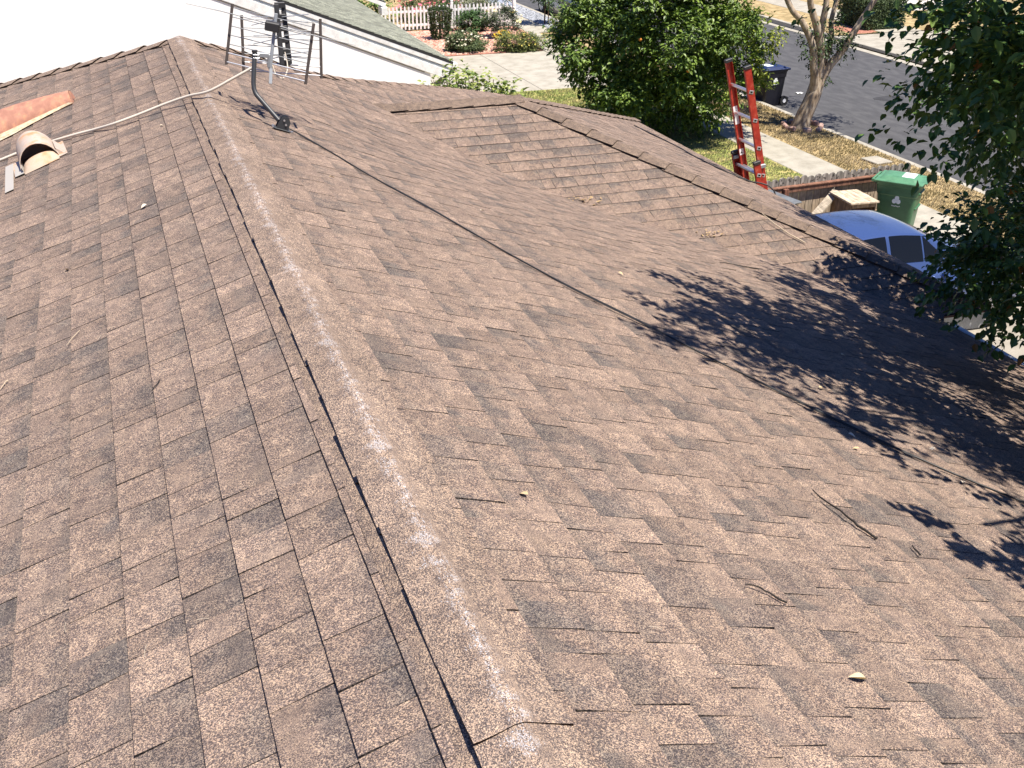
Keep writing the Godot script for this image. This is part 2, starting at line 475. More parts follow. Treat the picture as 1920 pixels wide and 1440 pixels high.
func build_tab(mb: MB, t: Dictionary) -> void:
	var f: Dictionary = t.f
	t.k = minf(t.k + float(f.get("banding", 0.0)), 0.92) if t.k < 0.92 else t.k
	var H: Callable = f.h
	var top: float = (0.0105 if t.high else 0.0088) * float(f.get("thick", 1.0))
	var curl := 0.0
	if t.lift > 0.92: curl = (t.lift - 0.92) * 0.05
	var off := Vector2(fposmod(t.sd * 1.37, 1.0), fposmod(t.sd * 2.71, 1.0))
	if t.clip.is_empty():
		var gap := 0.0014 if t.high else 0.0
		var P := func(a: float, b: float) -> Vector3:
			var uu := lerpf(t.u0 + gap, t.u1 - gap, a) + (b - 0.5) * float(t.skew)
			var vv := lerpf(t.v0 - 0.004, t.v1, b)
			var p: Vector2 = f.o + f.c * uu + f.d * vv
			var nz := noise.get_noise_2d(p.x * 3.1, p.y * 3.1) * 0.0022
			return Vector3(p.x, H.call(p.x, p.y) + lerpf(0.001 if not t.high else 0.0024, top + nz + curl * a, b), p.y)
		var UV := func(a: float, b: float) -> Vector2:
			return Vector2(lerpf(t.u0, t.u1, a), lerpf(t.v0, t.v1, b)) / 0.72 + off
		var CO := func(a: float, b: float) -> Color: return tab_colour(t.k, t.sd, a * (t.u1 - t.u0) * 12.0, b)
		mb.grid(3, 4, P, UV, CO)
		# flip if the sheet faces down
		var k := mb.i.size() - 72
		if mb.n[mb.v.size() - 1].y < 0.0:
			for q in range(mb.v.size() - 20, mb.v.size()): mb.n[q] = -mb.n[q]
			for q in range(k, mb.i.size(), 3):
				var s := mb.i[q + 1]; mb.i[q + 1] = mb.i[q + 2]; mb.i[q + 2] = s
		mb.col = Color(SLATE.r * 0.62, SLATE.g * 0.58, SLATE.b * 0.55)      # bare cut edge of the mat: asphalt
		var dn := Vector3(0, -top - 0.004 - curl, 0)
		var D := Vector3(f.d.x, 0, f.d.y)
		for a in 3:
			var p0: Vector3 = P.call(a / 3.0, 1.0); var p1: Vector3 = P.call((a + 1) / 3.0, 1.0)
			mb.quad(p0, p1, p1 + dn, p0 + dn, D, [off, off + Vector2(0.05, 0), off + Vector2(0.05, 0.01), off + Vector2(0, 0.01)])
		var Cx := Vector3(f.c.x, 0, f.c.y)
		for a in [0.0, 1.0]:
			var p0: Vector3 = P.call(a, 0.0); var p1: Vector3 = P.call(a, 1.0)
			mb.quad(p0, p1, p1 + dn, p0 + Vector3(0, -0.006, 0), Cx * (a * 2.0 - 1.0), [off, off + Vector2(0.1, 0), off + Vector2(0.1, 0.01), off + Vector2(0, 0.01)])
	else:
		var L := func(p: Vector2) -> Vector3:
			var b: float = ((p - f.o).dot(f.d) - t.v0) / (t.v1 - t.v0)
			return Vector3(p.x, H.call(p.x, p.y) + lerpf(0.002, top, b), p.y)
		for poly in t.clip:
			var ix := Geometry2D.triangulate_polygon(poly)
			for q in range(0, ix.size(), 3):
				var uv := []; var pp := []
				for w in 3:
					var p2: Vector2 = poly[ix[q + w]]
					pp.append(L.call(p2))
					uv.append(Vector2((p2 - f.o).dot(f.c), (p2 - f.o).dot(f.d)) / 0.72 + off)
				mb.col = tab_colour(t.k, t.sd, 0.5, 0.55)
				mb.tri(pp[0], pp[1], pp[2], Vector3.UP, uv[0], uv[1], uv[2])
			mb.col = Color(0.05, 0.045, 0.045)
			for q in poly.size():
				var a3: Vector3 = L.call(poly[q]); var b3: Vector3 = L.call(poly[(q + 1) % poly.size()])
				var dn := Vector3(0, -0.008, 0)
				var e := b3 - a3
				mb.quad(a3, b3, b3 + dn, a3 + dn, e.cross(Vector3.UP))

func face_deck(mb: MB, poly: PackedVector2Array, H: Callable, drop := 0.006) -> void:
	var lo := poly[0]; var hi := poly[0]
	for p in poly: lo = lo.min(p); hi = hi.max(p)
	var st := 0.4
	var y := lo.y
	while y < hi.y:
		var x := lo.x
		while x < hi.x:
			var cell := PackedVector2Array([Vector2(x, y), Vector2(x + st, y), Vector2(x + st, y + st), Vector2(x, y + st)])
			for pc in Geometry2D.intersect_polygons(cell, poly):
				var ix := Geometry2D.triangulate_polygon(pc)
				for q in range(0, ix.size(), 3):
					var pp := []
					for w in 3:
						var p2: Vector2 = pc[ix[q + w]]
						pp.append(Vector3(p2.x, H.call(p2.x, p2.y) - drop, p2.y))
					mb.tri(pp[0], pp[1], pp[2], Vector3.UP)
			x += st
		y += st

func cap_piece(a: Vector3, b: Vector3, ld: Vector3, rd: Vector3, wl: float, wr: float, lift_b: float, off: float, base: float, tint: float, curl := 0.0) -> MB:
	# a saddle of felt bent over a line a -> b; its end at b rides over the next piece
	var mb := MB.new()
	var along := (b - a).normalized()
	var up := Vector3.UP
	var N := 12
	var P := func(s: float, t: float) -> Vector3:
		var w := lerpf(-wl, wr, s)
		var aw := absf(w)
		var bend := sqrt(aw * aw + 0.0009) - 0.03
		var side := (ld if w < 0.0 else rd) * (aw * 0.25 + bend * 0.75)
		if aw < 0.03: side = (ld if w < 0.0 else rd) * aw * 0.9
		var edge := pow(aw / maxf(wl, wr), 4.0)
		var yy := base + lift_b * t + 0.006 * (1.0 - edge) + curl * t * t * edge * (1.0 if w < 0.0 else 0.4)
		yy += noise.get_noise_3d(a.x * 2.0 + s * 1.5, off, a.z * 2.0 + t * 3.0) * 0.003
		return a.lerp(b, t) + side + up * yy
	var UV := func(s: float, t: float) -> Vector2:
		return Vector2(0.5 + lerpf(-wl, wr, s) / 0.72, t * a.distance_to(b) / 0.72 + off)
	var CO := func(s: float, t: float) -> Color:
		var nz := noise.get_noise_2d(off * 50.0 + s * 2.0, t * 2.0 + off * 9.0)
		var k := tint * (1.0 + nz * 0.22)
		return Color(0.49 * k, 0.49 * k, 0.49 * k)
	mb.grid(N, 4, P, UV, CO)
	var flip := mb.n[N / 2].y < 0.0
	if flip:
		for q in mb.n.size(): mb.n[q] = -mb.n[q]
		for q in range(0, mb.i.size(), 3):
			var s2 := mb.i[q + 1]; mb.i[q + 1] = mb.i[q + 2]; mb.i[q + 2] = s2
	mb.col = Color(0.09, 0.07, 0.06)
	var th := Vector3(0, -0.0045, 0)
	for k in N:
		for e in [0.0, 1.0]:
			var p0: Vector3 = P.call(float(k) / N, e); var p1: Vector3 = P.call(float(k + 1) / N, e)
			mb.quad(p0, p1, p1 + th, p0 + th, along * (e * 2.0 - 1.0))
	for k in 4:
		for e in [0.0, 1.0]:
			var p0: Vector3 = P.call(e, k / 4.0); var p1: Vector3 = P.call(e, (k + 1) / 4.0)
			mb.quad(p0, p1, p1 + th, p0 + th, (rd if e > 0.5 else ld))
	return mb

func cap_run(parent: Node, pts: Array, ld: Vector3, rd: Vector3, wl: float, wr: float, expo: float, lap: float, m: Material, called: String, tint := 1.0, curl := 0.0) -> void:
	# pts: the crest from its first laid end to its last
	var lens := [0.0]
	for k in range(1, pts.size()): lens.append(lens[k - 1] + pts[k - 1].distance_to(pts[k]))
	var total: float = lens[-1]
	var at := func(d: float) -> Vector3:
		d = clampf(d, 0.0, total)
		for k in range(1, pts.size()):
			if d <= lens[k]: return pts[k - 1].lerp(pts[k], (d - lens[k - 1]) / (lens[k] - lens[k - 1]))
		return pts[-1]
	var d := 0.0
	while d < total - 0.03:
		var a: Vector3 = at.call(d)
		var b: Vector3 = at.call(minf(d + expo + lap, total))
		obj(called, cap_piece(a, b, ld, rd, wl * rng.randf_range(0.96, 1.04), wr * rng.randf_range(0.97, 1.04), 0.013, rng.randf(), 0.010, tint * rng.randf_range(0.9, 1.08), curl * rng.randf_range(0.5, 1.3)), m, parent)
		d += expo

func build_house() -> void:
	var h := thing("house", "brown shingled house with hipped wing, filling the foreground", "house")
	var roof := Node3D.new(); roof.name = "roof"; h.add_child(roof)
	var x0 := ridge_x()
	# plan outlines
	var right := PackedVector2Array([Vector2(0, 1.2), Vector2(0, -9.05)])
	var farv := []
	var x := x0
	while x < EAVE:
		farv.append(Vector2(x, valley_z(x, -1.0))); x += 0.15
	farv.append(Vector2(EAVE, valley_z(EAVE, -1.0)))
	right.append(Vector2(EAVE, -9.05 - EAVE))
	var wfar := PackedVector2Array([Vector2(5.73, -13.2), Vector2(2.95, -9.86)])
	for p in farv: wfar.append(p)
	farv.reverse()
	for p in farv: right.append(p)
	var nearv := [Vector2(x0, -9.86)]
	x = x0 + 0.12
	while x < EAVE:
		nearv.append(Vector2(x, valley_z(x, 1.0))); x += 0.12
	nearv.append(Vector2(EAVE, valley_z(EAVE, 1.0)))
	for k in range(1, nearv.size()): right.append(nearv[k])
	right.append(Vector2(EAVE, 1.2))
	var left := PackedVector2Array([Vector2(0, 1.2), Vector2(0, -9.05), Vector2(-5.25, -14.3), Vector2(-5.25, 1.2)])
	var zn := -6.52
	var wing := PackedVector2Array()
	for p in nearv: wing.append(p)
	wing.append(Vector2(5.30, zn)); wing.append(Vector2(5.73, zn)); wing.append(Vector2(2.95, -9.86))
	var hipe := PackedVector2Array([Vector2(2.95, -9.86), Vector2(5.74, -6.51), Vector2(5.74, -13.2)])
	var faces := [
		{o = Vector2.ZERO, c = Vector2(0, 1), d = Vector2(1, 0), s = S, h = main_h, poly = right},
		{o = Vector2.ZERO, c = Vector2(0, 1), d = Vector2(-1, 0), s = S, h = main_h, poly = left, most_x = -3.0},
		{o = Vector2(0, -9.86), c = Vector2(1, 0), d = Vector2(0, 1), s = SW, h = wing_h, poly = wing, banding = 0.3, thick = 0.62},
		{o = Vector2(2.95, 0), c = Vector2(0, 1), d = Vector2(1, 0), s = SE, h = end_h, poly = hipe}]
	var deck := MB.new()
	for f in faces: face_deck(deck, f.poly, f.h)
	obj("roof_felt", deck, M.felt, roof)
	var back := MB.new()
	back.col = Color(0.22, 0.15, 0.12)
	face_deck(back, wfar, wing_h)
	obj("back_slope", back, M.shingle, roof)
	back = MB.new()
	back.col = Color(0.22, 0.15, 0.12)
	face_deck(back, PackedVector2Array([Vector2(0, -9.05), Vector2(5.25, -14.3), Vector2(-5.25, -14.3)]), func(a: float, z: float) -> float: return S * (z + 9.05) + (main_h(a, z) + S * a if a > 0.0 else 0.0), 0.01)
	obj("back_slope", back, M.shingle, roof)
	# shingle tabs
	var tabs := []
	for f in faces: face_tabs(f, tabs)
	tabs.sort_custom(func(a, b): return a.area > b.area)
	var rest := MB.new()
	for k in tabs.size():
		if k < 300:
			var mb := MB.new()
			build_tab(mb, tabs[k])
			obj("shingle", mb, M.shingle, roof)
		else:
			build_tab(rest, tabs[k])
	var fld := obj("shingle_field", rest, M.shingle, roof)
	fld.set_meta("kind", "stuff")
	# ridge and hip caps
	var nl := Vector3(-1, -S, 0).normalized(); var nr := Vector3(1, -S, 0).normalized()
	var crest := []
	for k in 12: crest.append(Vector3(0, 0.004, 1.0 - k * 0.92))
	crest.append(Vector3(0, 0.004, -9.10))
	# strip of doubled felt under the caps, its left edge showing
	var z := 0.9
	while z > -9.0:
		var ln := rng.randf_range(0.7, 1.3)
		var zb := maxf(z - ln, -9.05)
		obj("cap_underlay", cap_piece(Vector3(0, 0.002, z), Vector3(0, 0.002, zb + 0.004), nl, nr, 0.142 + rng.randf_range(-0.004, 0.004), 0.10, 0.001, rng.randf(), 0.006, 0.95), M.cap_plain, roof)
		z = zb
		if zb <= -9.04: break
	var d0 := -1.43
	var zz := d0 + 0.24 * 9
	while zz > -9.0:
		var lift := rng.randf_range(0.006, 0.011)
		var pa := Vector3(0, 0.006, zz); var pb := Vector3(0, 0.006, maxf(zz - 0.262, -9.08))
		if absf(zz + 1.43) < 0.02:      # one cap laid the other way round, its cut edge towards the eye
			pb = pa; pa = Vector3(0, 0.006, zz - 0.25)
		obj("ridge_cap", cap_piece(pa, pb, nl, nr, 0.113 * rng.randf_range(0.97, 1.03), 0.132 * rng.randf_range(0.96, 1.05), lift, rng.randf(), 0.009, rng.randf_range(0.92, 1.08), rng.randf_range(0.006, 0.022)), M.cap, roof)
		zz -= 0.24
	var pl := []; var pr := []
	for k in 22:
		var t := 5.2 * (21 - k) / 21.0
		pl.append(Vector3(-t, -S * t, -9.05 - t))
	for k in 10:
		var t := 4.5 * (9 - k) / 9.0
		pr.append(Vector3(t, main_h(t, -9.05 - t) - 0.022 * smoothstep(0.3, 1.2, t), -9.05 - t))
	var hl := Vector3(-1, 0, 1).normalized()
	cap_run(roof, pl, Vector3(-0.7, -S * 0.75, 0.7).normalized() * 1.0, Vector3(0.7, -S * 0.75, -0.7).normalized(), 0.12, 0.12, 0.24, 0.03, M.cap_plain, "hip_cap")
	cap_run(roof, pr, Vector3(0.7, -S * 0.75, 0.7).normalized(), Vector3(-0.7, -S * 0.75, -0.7).normalized(), 0.12, 0.12, 0.20, 0.03, M.cap_plain, "hip_cap")
	# wing caps
	var A := Vector3(2.95, -0.795, -9.86)
	var wr := []
	for k in 6: wr.append(Vector3(x0 - 0.22 + (A.x + 0.05 - x0 + 0.22) * k / 5.0, -0.79 + (0.03 if k == 0 else 0.0), -9.86))
	cap_run(roof, wr, Vector3(0, -SW, 1).normalized(), Vector3(0, -SW, -1).normalized(), 0.14, 0.13, 0.20, 0.03, M.cap_plain, "ridge_cap", 0.76)
	var N2 := Vector3(5.74, -1.94, -6.51)
	var F2 := Vector3(5.74, -1.94, -13.2)
	var hn := []; var hf := []
	for k in 8:
		hn.append(A.lerp(N2, k / 7.0)); hf.append(A.lerp(F2, k / 7.0))
	cap_run(roof, hn, Vector3(-0.75, -SW * 0.66, 0.66).normalized(), Vector3(0.75, -SE * 0.75, -0.66).normalized(), 0.13, 0.14, 0.265, 0.03, M.cap_plain, "hip_cap", 0.76, 0.006)
	cap_run(roof, hf, Vector3(0.75, -SE * 0.75, 0.66).normalized(), Vector3(-0.75, -SW * 0.66, -0.66).normalized(), 0.12, 0.12, 0.2, 0.03, M.cap_plain, "hip_cap", 0.85)
	# walls, soffits, fascia
	var wl := MB.new()
	wl.col = Color(0.62, 0.66, 0.70)
	wl.box(Vector3(0, (G - 2.06) / 2.0, -6.5), Vector3(9.5, -2.06 - G, 15.0))
	wl.box(Vector3(3.65, (G - 2.07) / 2.0, -9.86), Vector3(3.25, -2.07 - G, 5.8))
	obj("wall", wl, M.stucco, h)
	var so := MB.new()
	so.col = Color(0.7, 0.7, 0.7)
	so.box(Vector3(0, -2.035, -6.55), Vector3(10.4, 0.05, 15.3))
	so.box(Vector3(4.2, -2.04, -9.86), Vector3(2.98, 0.045, 6.6))
	obj("soffit", so, M.white_paint, h)
	var fs := [[Vector3(5.225, -2.03, -6.42), Vector3(5.225, -2.03, 1.2)], [Vector3(4.9, -2.035, -6.545), Vector3(5.695, -2.035, -6.545)], [Vector3(5.70, -2.035, -6.53), Vector3(5.70, -2.035, -13.18)], [Vector3(-5.225, -2.03, -14.2), Vector3(-5.225, -2.03, 1.2)]]
	for q in fs:
		var fb := MB.new()
		fb.col = Color(0.95, 0.97, 1.0)
		fb.beam(q[0], q[1], 0.022, 0.135, Vector3.UP, 0.003)
		obj("fascia", fb, M.white_paint, h)
	var de := MB.new()
	de.col = Color(0.95, 0.97, 1.0)
	de.beam(Vector3(5.262, -1.952, -6.36), Vector3(5.262, -1.952, 1.2), 0.03, 0.02)
	obj("drip_edge", de, M.white_paint, h)
	var dr := MB.new()
	dr.col = Color(0.10, 0.05, 0.045)
	dr.beam(Vector3(5.05, -1.952, -6.52), Vector3(5.74, -1.952, -6.52), 0.03, 0.016)
	dr.beam(Vector3(5.735, -1.955, -6.5), Vector3(5.735, -1.955, -13.2), 0.02, 0.016)
	obj("drip_edge", dr, M.plain, h)

# ------------------------------------------------------------------ things on the roof
func build_antenna() -> void:
	var t := thing("antenna", "grey rooftop television antenna with wire grids on a bent dark mast", "antenna", Vector3(0.357, -0.132, -6.55))
	var o := t.position
	var mast := MB.new()
	var path := []
	var pa := Vector3(0.352, -0.075, -6.56); var pb := Vector3(0.236, 0.075, -6.69); var pc := Vector3(0.274, 0.278, -6.755)
	path.append(pa)
	for k in 9:
		var q := k / 8.0
		var a := pa.lerp(pb, 0.82 + 0.18 * q); var b := pb.lerp(pc, 0.28 * q)
		path.append(a.lerp(b, q))
	path.append(pc)
	for k in path.size(): path[k] -= o
	mast.tube(path, 0.0135, 14)
	obj("mast", mast, M.mast_paint, t)
	var nr := Vector3(S, 1, 0).normalized()
	var foot := MB.new()
	var bx := Basis(Vector3(1, -S, 0).normalized(), nr, Vector3(0, 0, 1))
	foot.box(nr * 0.012, Vector3(0.10, 0.006, 0.075), 0.002, bx)
	obj("foot_plate", foot, M.mast_paint, t)
	var br := MB.new()
	br.prism(PackedVector2Array([Vector2(-0.035, 0), Vector2(0.032, 0), Vector2(0.035, 0.045), Vector2(0.02, 0.072), Vector2(-0.012, 0.072), Vector2(-0.03, 0.04)]), 0.005, nr * 0.014 + Vector3(0, 0, 0.022), bx.x, nr)
	br.prism(PackedVector2Array([Vector2(-0.035, 0), Vector2(0.032, 0), Vector2(0.035, 0.045), Vector2(0.02, 0.072), Vector2(-0.012, 0.072), Vector2(-0.03, 0.04)]), 0.005, nr * 0.014 + Vector3(0, 0, -0.02), bx.x, nr)
	obj("foot_bracket", br, M.mast_paint, t)
	for q in [[-0.004, 0.052], [0.012, 0.030]]:
		var bt := MB.new()
		bt.tube([bx.x * q[0] + nr * (q[1] + 0.014) + Vector3(0, 0, 0.026), bx.x * q[0] + nr * (q[1] + 0.014) + Vector3(0, 0, 0.033)], 0.006, 6)
		obj("bolt", bt, M.aluminium, t)
	for q in [Vector3(-0.055, 0, 0.02), Vector3(0.055, 0, 0.03), Vector3(-0.05, 0, -0.02)]:
		var bt := MB.new()
		bt.tube([bx * Vector3(q.x, 0.010, q.z), bx * Vector3(q.x, 0.019, q.z)], 0.008, 6)
		obj("bolt", bt, M.aluminium, t)
	var capm := MB.new()
	capm.tube([pc - o, pc - o + Vector3(0, 0.012, 0)], 0.0165, 12)
	obj("mast_cap", capm, M.black_plastic, t)
	# two wire reflector grids
	var grids := [
		[Vector3(0.197, 0.511, -6.95), Vector3(0.121, 0.203, -6.90), Vector3(0.624, 0.411, -6.75), Vector3(0.541, 0.101, -6.70), 7],
		[Vector3(0.253, 0.432, -7.05), Vector3(0.227, 0.128, -7.00), Vector3(0.724, 0.382, -7.10), Vector3(0.697, 0.059, -7.05), 7]]
	for g in grids:
		for sde in [0, 2]:
			var p := MB.new()
			p.col = Color(0.055, 0.045, 0.04)
			p.beam(g[sde] - o + Vector3(0, 0.012, 0), g[sde + 1] - o - Vector3(0, 0.010, 0), 0.016, 0.013, Vector3.BACK, 0.002)
			obj("grid_post", p, M.plain, t)
		for k in g[4]:
			var q: float = 0.03 + 0.95 * k / (g[4] - 1.0)
			var rd := MB.new()
			var r: float = 0.0042 if k > g[4] - 3 else 0.0027
			rd.tube([g[0].lerp(g[1], q) - o, g[2].lerp(g[3], q) - o], r, 6)
			obj("grid_rod", rd, M.aluminium if k > g[4] - 3 else M.dull_alloy, t)
	var dip := MB.new()
	dip.tube([Vector3(-0.064, 0.535, -6.95) - o, Vector3(0.12, 0.493, -6.90) - o, Vector3(0.65, 0.352, -6.70) - o, Vector3(0.835, 0.307, -6.63) - o], [0.0015, 0.003, 0.003, 0.0015], 6)
	obj("long_dipole", dip, M.dull_alloy, t)
	var hub := MB.new()
	hub.box(Vector3(0.395, 0.408, -6.80) - o, Vector3(0.085, 0.052, 0.05), 0.006, Basis(Vector3.UP, -0.35) * Basis(Vector3.FORWARD, 0.2))
	for k in 6:
		hub.ball(Vector3(0.362 + k * 0.013, 0.440 - k * 0.003, -6.795 + k * 0.004) - o, Vector3.ONE * 0.005, 5, 6)
	obj("balun_box", hub, M.black_plastic, t)
	var boom := MB.new()
	boom.beam(Vector3(0.425, 0.475, -6.83) - o, Vector3(0.355, 0.17, -6.78) - o, 0.018, 0.014, Vector3.BACK, 0.002)
	obj("boom", boom, M.galvanised, t)
	var spine := MB.new()
	spine.col = Color(1, 1, 1)
	spine.beam(Vector3(0.450, 0.505, -6.98) - o, Vector3(0.448, 0.165, -6.93) - o, 0.026, 0.035, Vector3.BACK, 0.003)
	spine.beam(Vector3(0.492, 0.500, -7.0) - o, Vector3(0.496, 0.165, -6.95) - o, 0.026, 0.035, Vector3.BACK, 0.003)
	for k in 6:
		var y := 0.50 - k * 0.065
		spine.box(Vector3(0.47, y, -6.98 + k * 0.008) - o, Vector3(0.06, 0.032, 0.02), 0.003)
	obj("spine", spine, M.black_plastic, t)
	# bow-tie whiskers
	for k in 3:
		var yy := 0.43 - k * 0.105
		for sd in [-1.0, 1.0]:
			for e in [-1.0, 1.0]:
				var w := MB.new()
				var root := Vector3(0.462, yy, -6.96 + k * 0.01) - o
				var tip := root + Vector3(sd * 0.165, -0.01 + e * 0.028, 0.03 * e)
				w.beam(root + Vector3(sd * 0.012, e * 0.006, 0), tip, 0.016, 0.003, Vector3.UP)
				obj("whisker", w, M.galvanised, t)
	var clamp_b := MB.new()
	clamp_b.box(Vector3(0.315, 0.258, -6.775) - o, Vector3(0.075, 0.026, 0.03), 0.003, Basis(Vector3.FORWARD, 0.12))
	clamp_b.box(Vector3(0.352, 0.222, -6.775) - o, Vector3(0.016, 0.075, 0.018), 0.002, Basis(Vector3.FORWARD, 0.1))
	obj("mast_clamp", clamp_b, M.galvanised, t)
	for k in 2:
		var ub := MB.new()
		ub.tube([Vector3(0.262, 0.25 + k * 0.018, -6.735) - o, Vector3(0.295, 0.248 + k * 0.018, -6.735) - o], 0.003, 6)
		obj("u_bolt", ub, M.aluminium, t)
	var tie := MB.new()
	tie.beam(Vector3(0.36, 0.18, -6.77) - o, Vector3(0.345, 0.10, -6.74) - o, 0.018, 0.004, Vector3.BACK)
	obj("tail_plate", tie, M.galvanised, t)
	var lead := MB.new()
	var lp := []
	for q in [Vector3(0.372, 0.195, -6.79), Vector3(0.385, 0.145, -6.78), Vector3(0.415, 0.118, -6.78), Vector3(0.45, 0.125, -6.83), Vector3(0.475, 0.165, -6.9), Vector3(0.47, 0.24, -6.93)]: lp.append(q - o)
	lead.tube(smooth(lp, 4), 0.0035, 6)
	obj("lead", lead, M.cable_white, t)

func smooth(p: Array, per: int) -> Array:
	var out := []
	for k in p.size() - 1:
		var a: Vector3 = p[maxi(k - 1, 0)]; var b: Vector3 = p[k]; var c: Vector3 = p[k + 1]; var d: Vector3 = p[mini(k + 2, p.size() - 1)]
		for q in per: out.append(b.cubic_interpolate(c, a, d, float(q) / per))
	out.append(p[-1])
	return out

func on_roof(x: float, z: float, up := 0.012) -> Vector3:
	var y := main_h(x, z)
	if x > 1.4 and z < -6.3 and wing_h(x, z) > y: y = wing_h(x, z)
	if x > 2.95 and z < -6.51: y = minf(maxf(y, wing_h(x, z)), end_h(x, z)) if wing_h(x, z) > main_h(x, z) else y
	return Vector3(x, y + up, z)

func build_cables() -> void:
	var a := MB.new()
	var p := [Vector3(0.256, 0.200, -6.735), Vector3(0.13, 0.130, -6.78), Vector3(0.0, 0.058, -6.84), Vector3(-0.11, 0.012, -6.97), Vector3(-0.25, -0.048, -7.07), Vector3(-0.40, -0.110, -7.13), Vector3(-0.55, -0.168, -7.19), Vector3(-0.66, -0.222, -7.32), Vector3(-0.78, -0.265, -7.41), Vector3(-0.90, -0.312, -7.50), Vector3(-1.03, -0.362, -7.60), Vector3(-1.16, -0.412, -7.64), Vector3(-1.30, -0.466, -7.68), Vector3(-1.6, -0.576, -7.8), Vector3(-2.2, -0.80, -7.9)]
	a.tube(smooth(p, 5), 0.0082, 8)
	tag(obj("cable", a, M.cable_white), "off-white cable strung from the antenna mast over the ridge to the vent", "cable")
	var b := MB.new()
	var q := []
	for k in [[0.37, -6.60, 0.03], [0.45, -6.56, 0.02], [0.6, -6.31, 0.012], [0.74, -5.93, 0.016], [0.92, -5.57, 0.02], [1.06, -5.27, 0.016], [1.21, -4.92, 0.016], [1.39, -4.57, 0.018], [1.59, -4.27, 0.022], [1.78, -3.99, 0.016], [1.97, -3.72, 0.018], [2.18, -3.43, 0.02], [2.42, -3.17, 0.018], [2.72, -2.94, 0.02], [3.1, -2.7, 0.016], [3.7, -2.3, 0.016], [4.6, -1.8, 0.016], [5.3, -1.45, 0.02]]:
		q.append(on_roof(k[0], k[1], k[2]))
	b.tube(smooth(q, 5), 0.0042, 8)
	var q2 := []
	for k in range(1, q.size() - 2): q2.append(q[k] + Vector3(0.004, -0.004, 0.012 + 0.012 * sin(k * 1.9)))
	b.tube(smooth(q2, 5), 0.0024, 6)
	tag(obj("cable", b, M.cable_black), "thin black cable lying across the right roof slope from the antenna foot", "cable")

func build_eave_cable() -> void:
	var b := MB.new()
	var q := []
	for k in [[5.18, -12.0], [5.31, -11.45], [5.34, -11.1], [5.30, -10.75], [5.36, -10.35], [5.55, -10.05], [5.79, -9.85]]:
		q.append(Vector3(k[0], end_h(k[0], k[1]) + (0.014 if k[0] < 5.74 else 0.03), k[1]))
	q.append(Vector3(5.83, -2.4, -9.8)); q.append(Vector3(5.85, -3.6, -9.75))
	b.tube(smooth(q, 4), 0.008, 8)
	tag(obj("cable", b, M.cable_black), "short black cable sagging over the eave beside the red ladder", "cable")

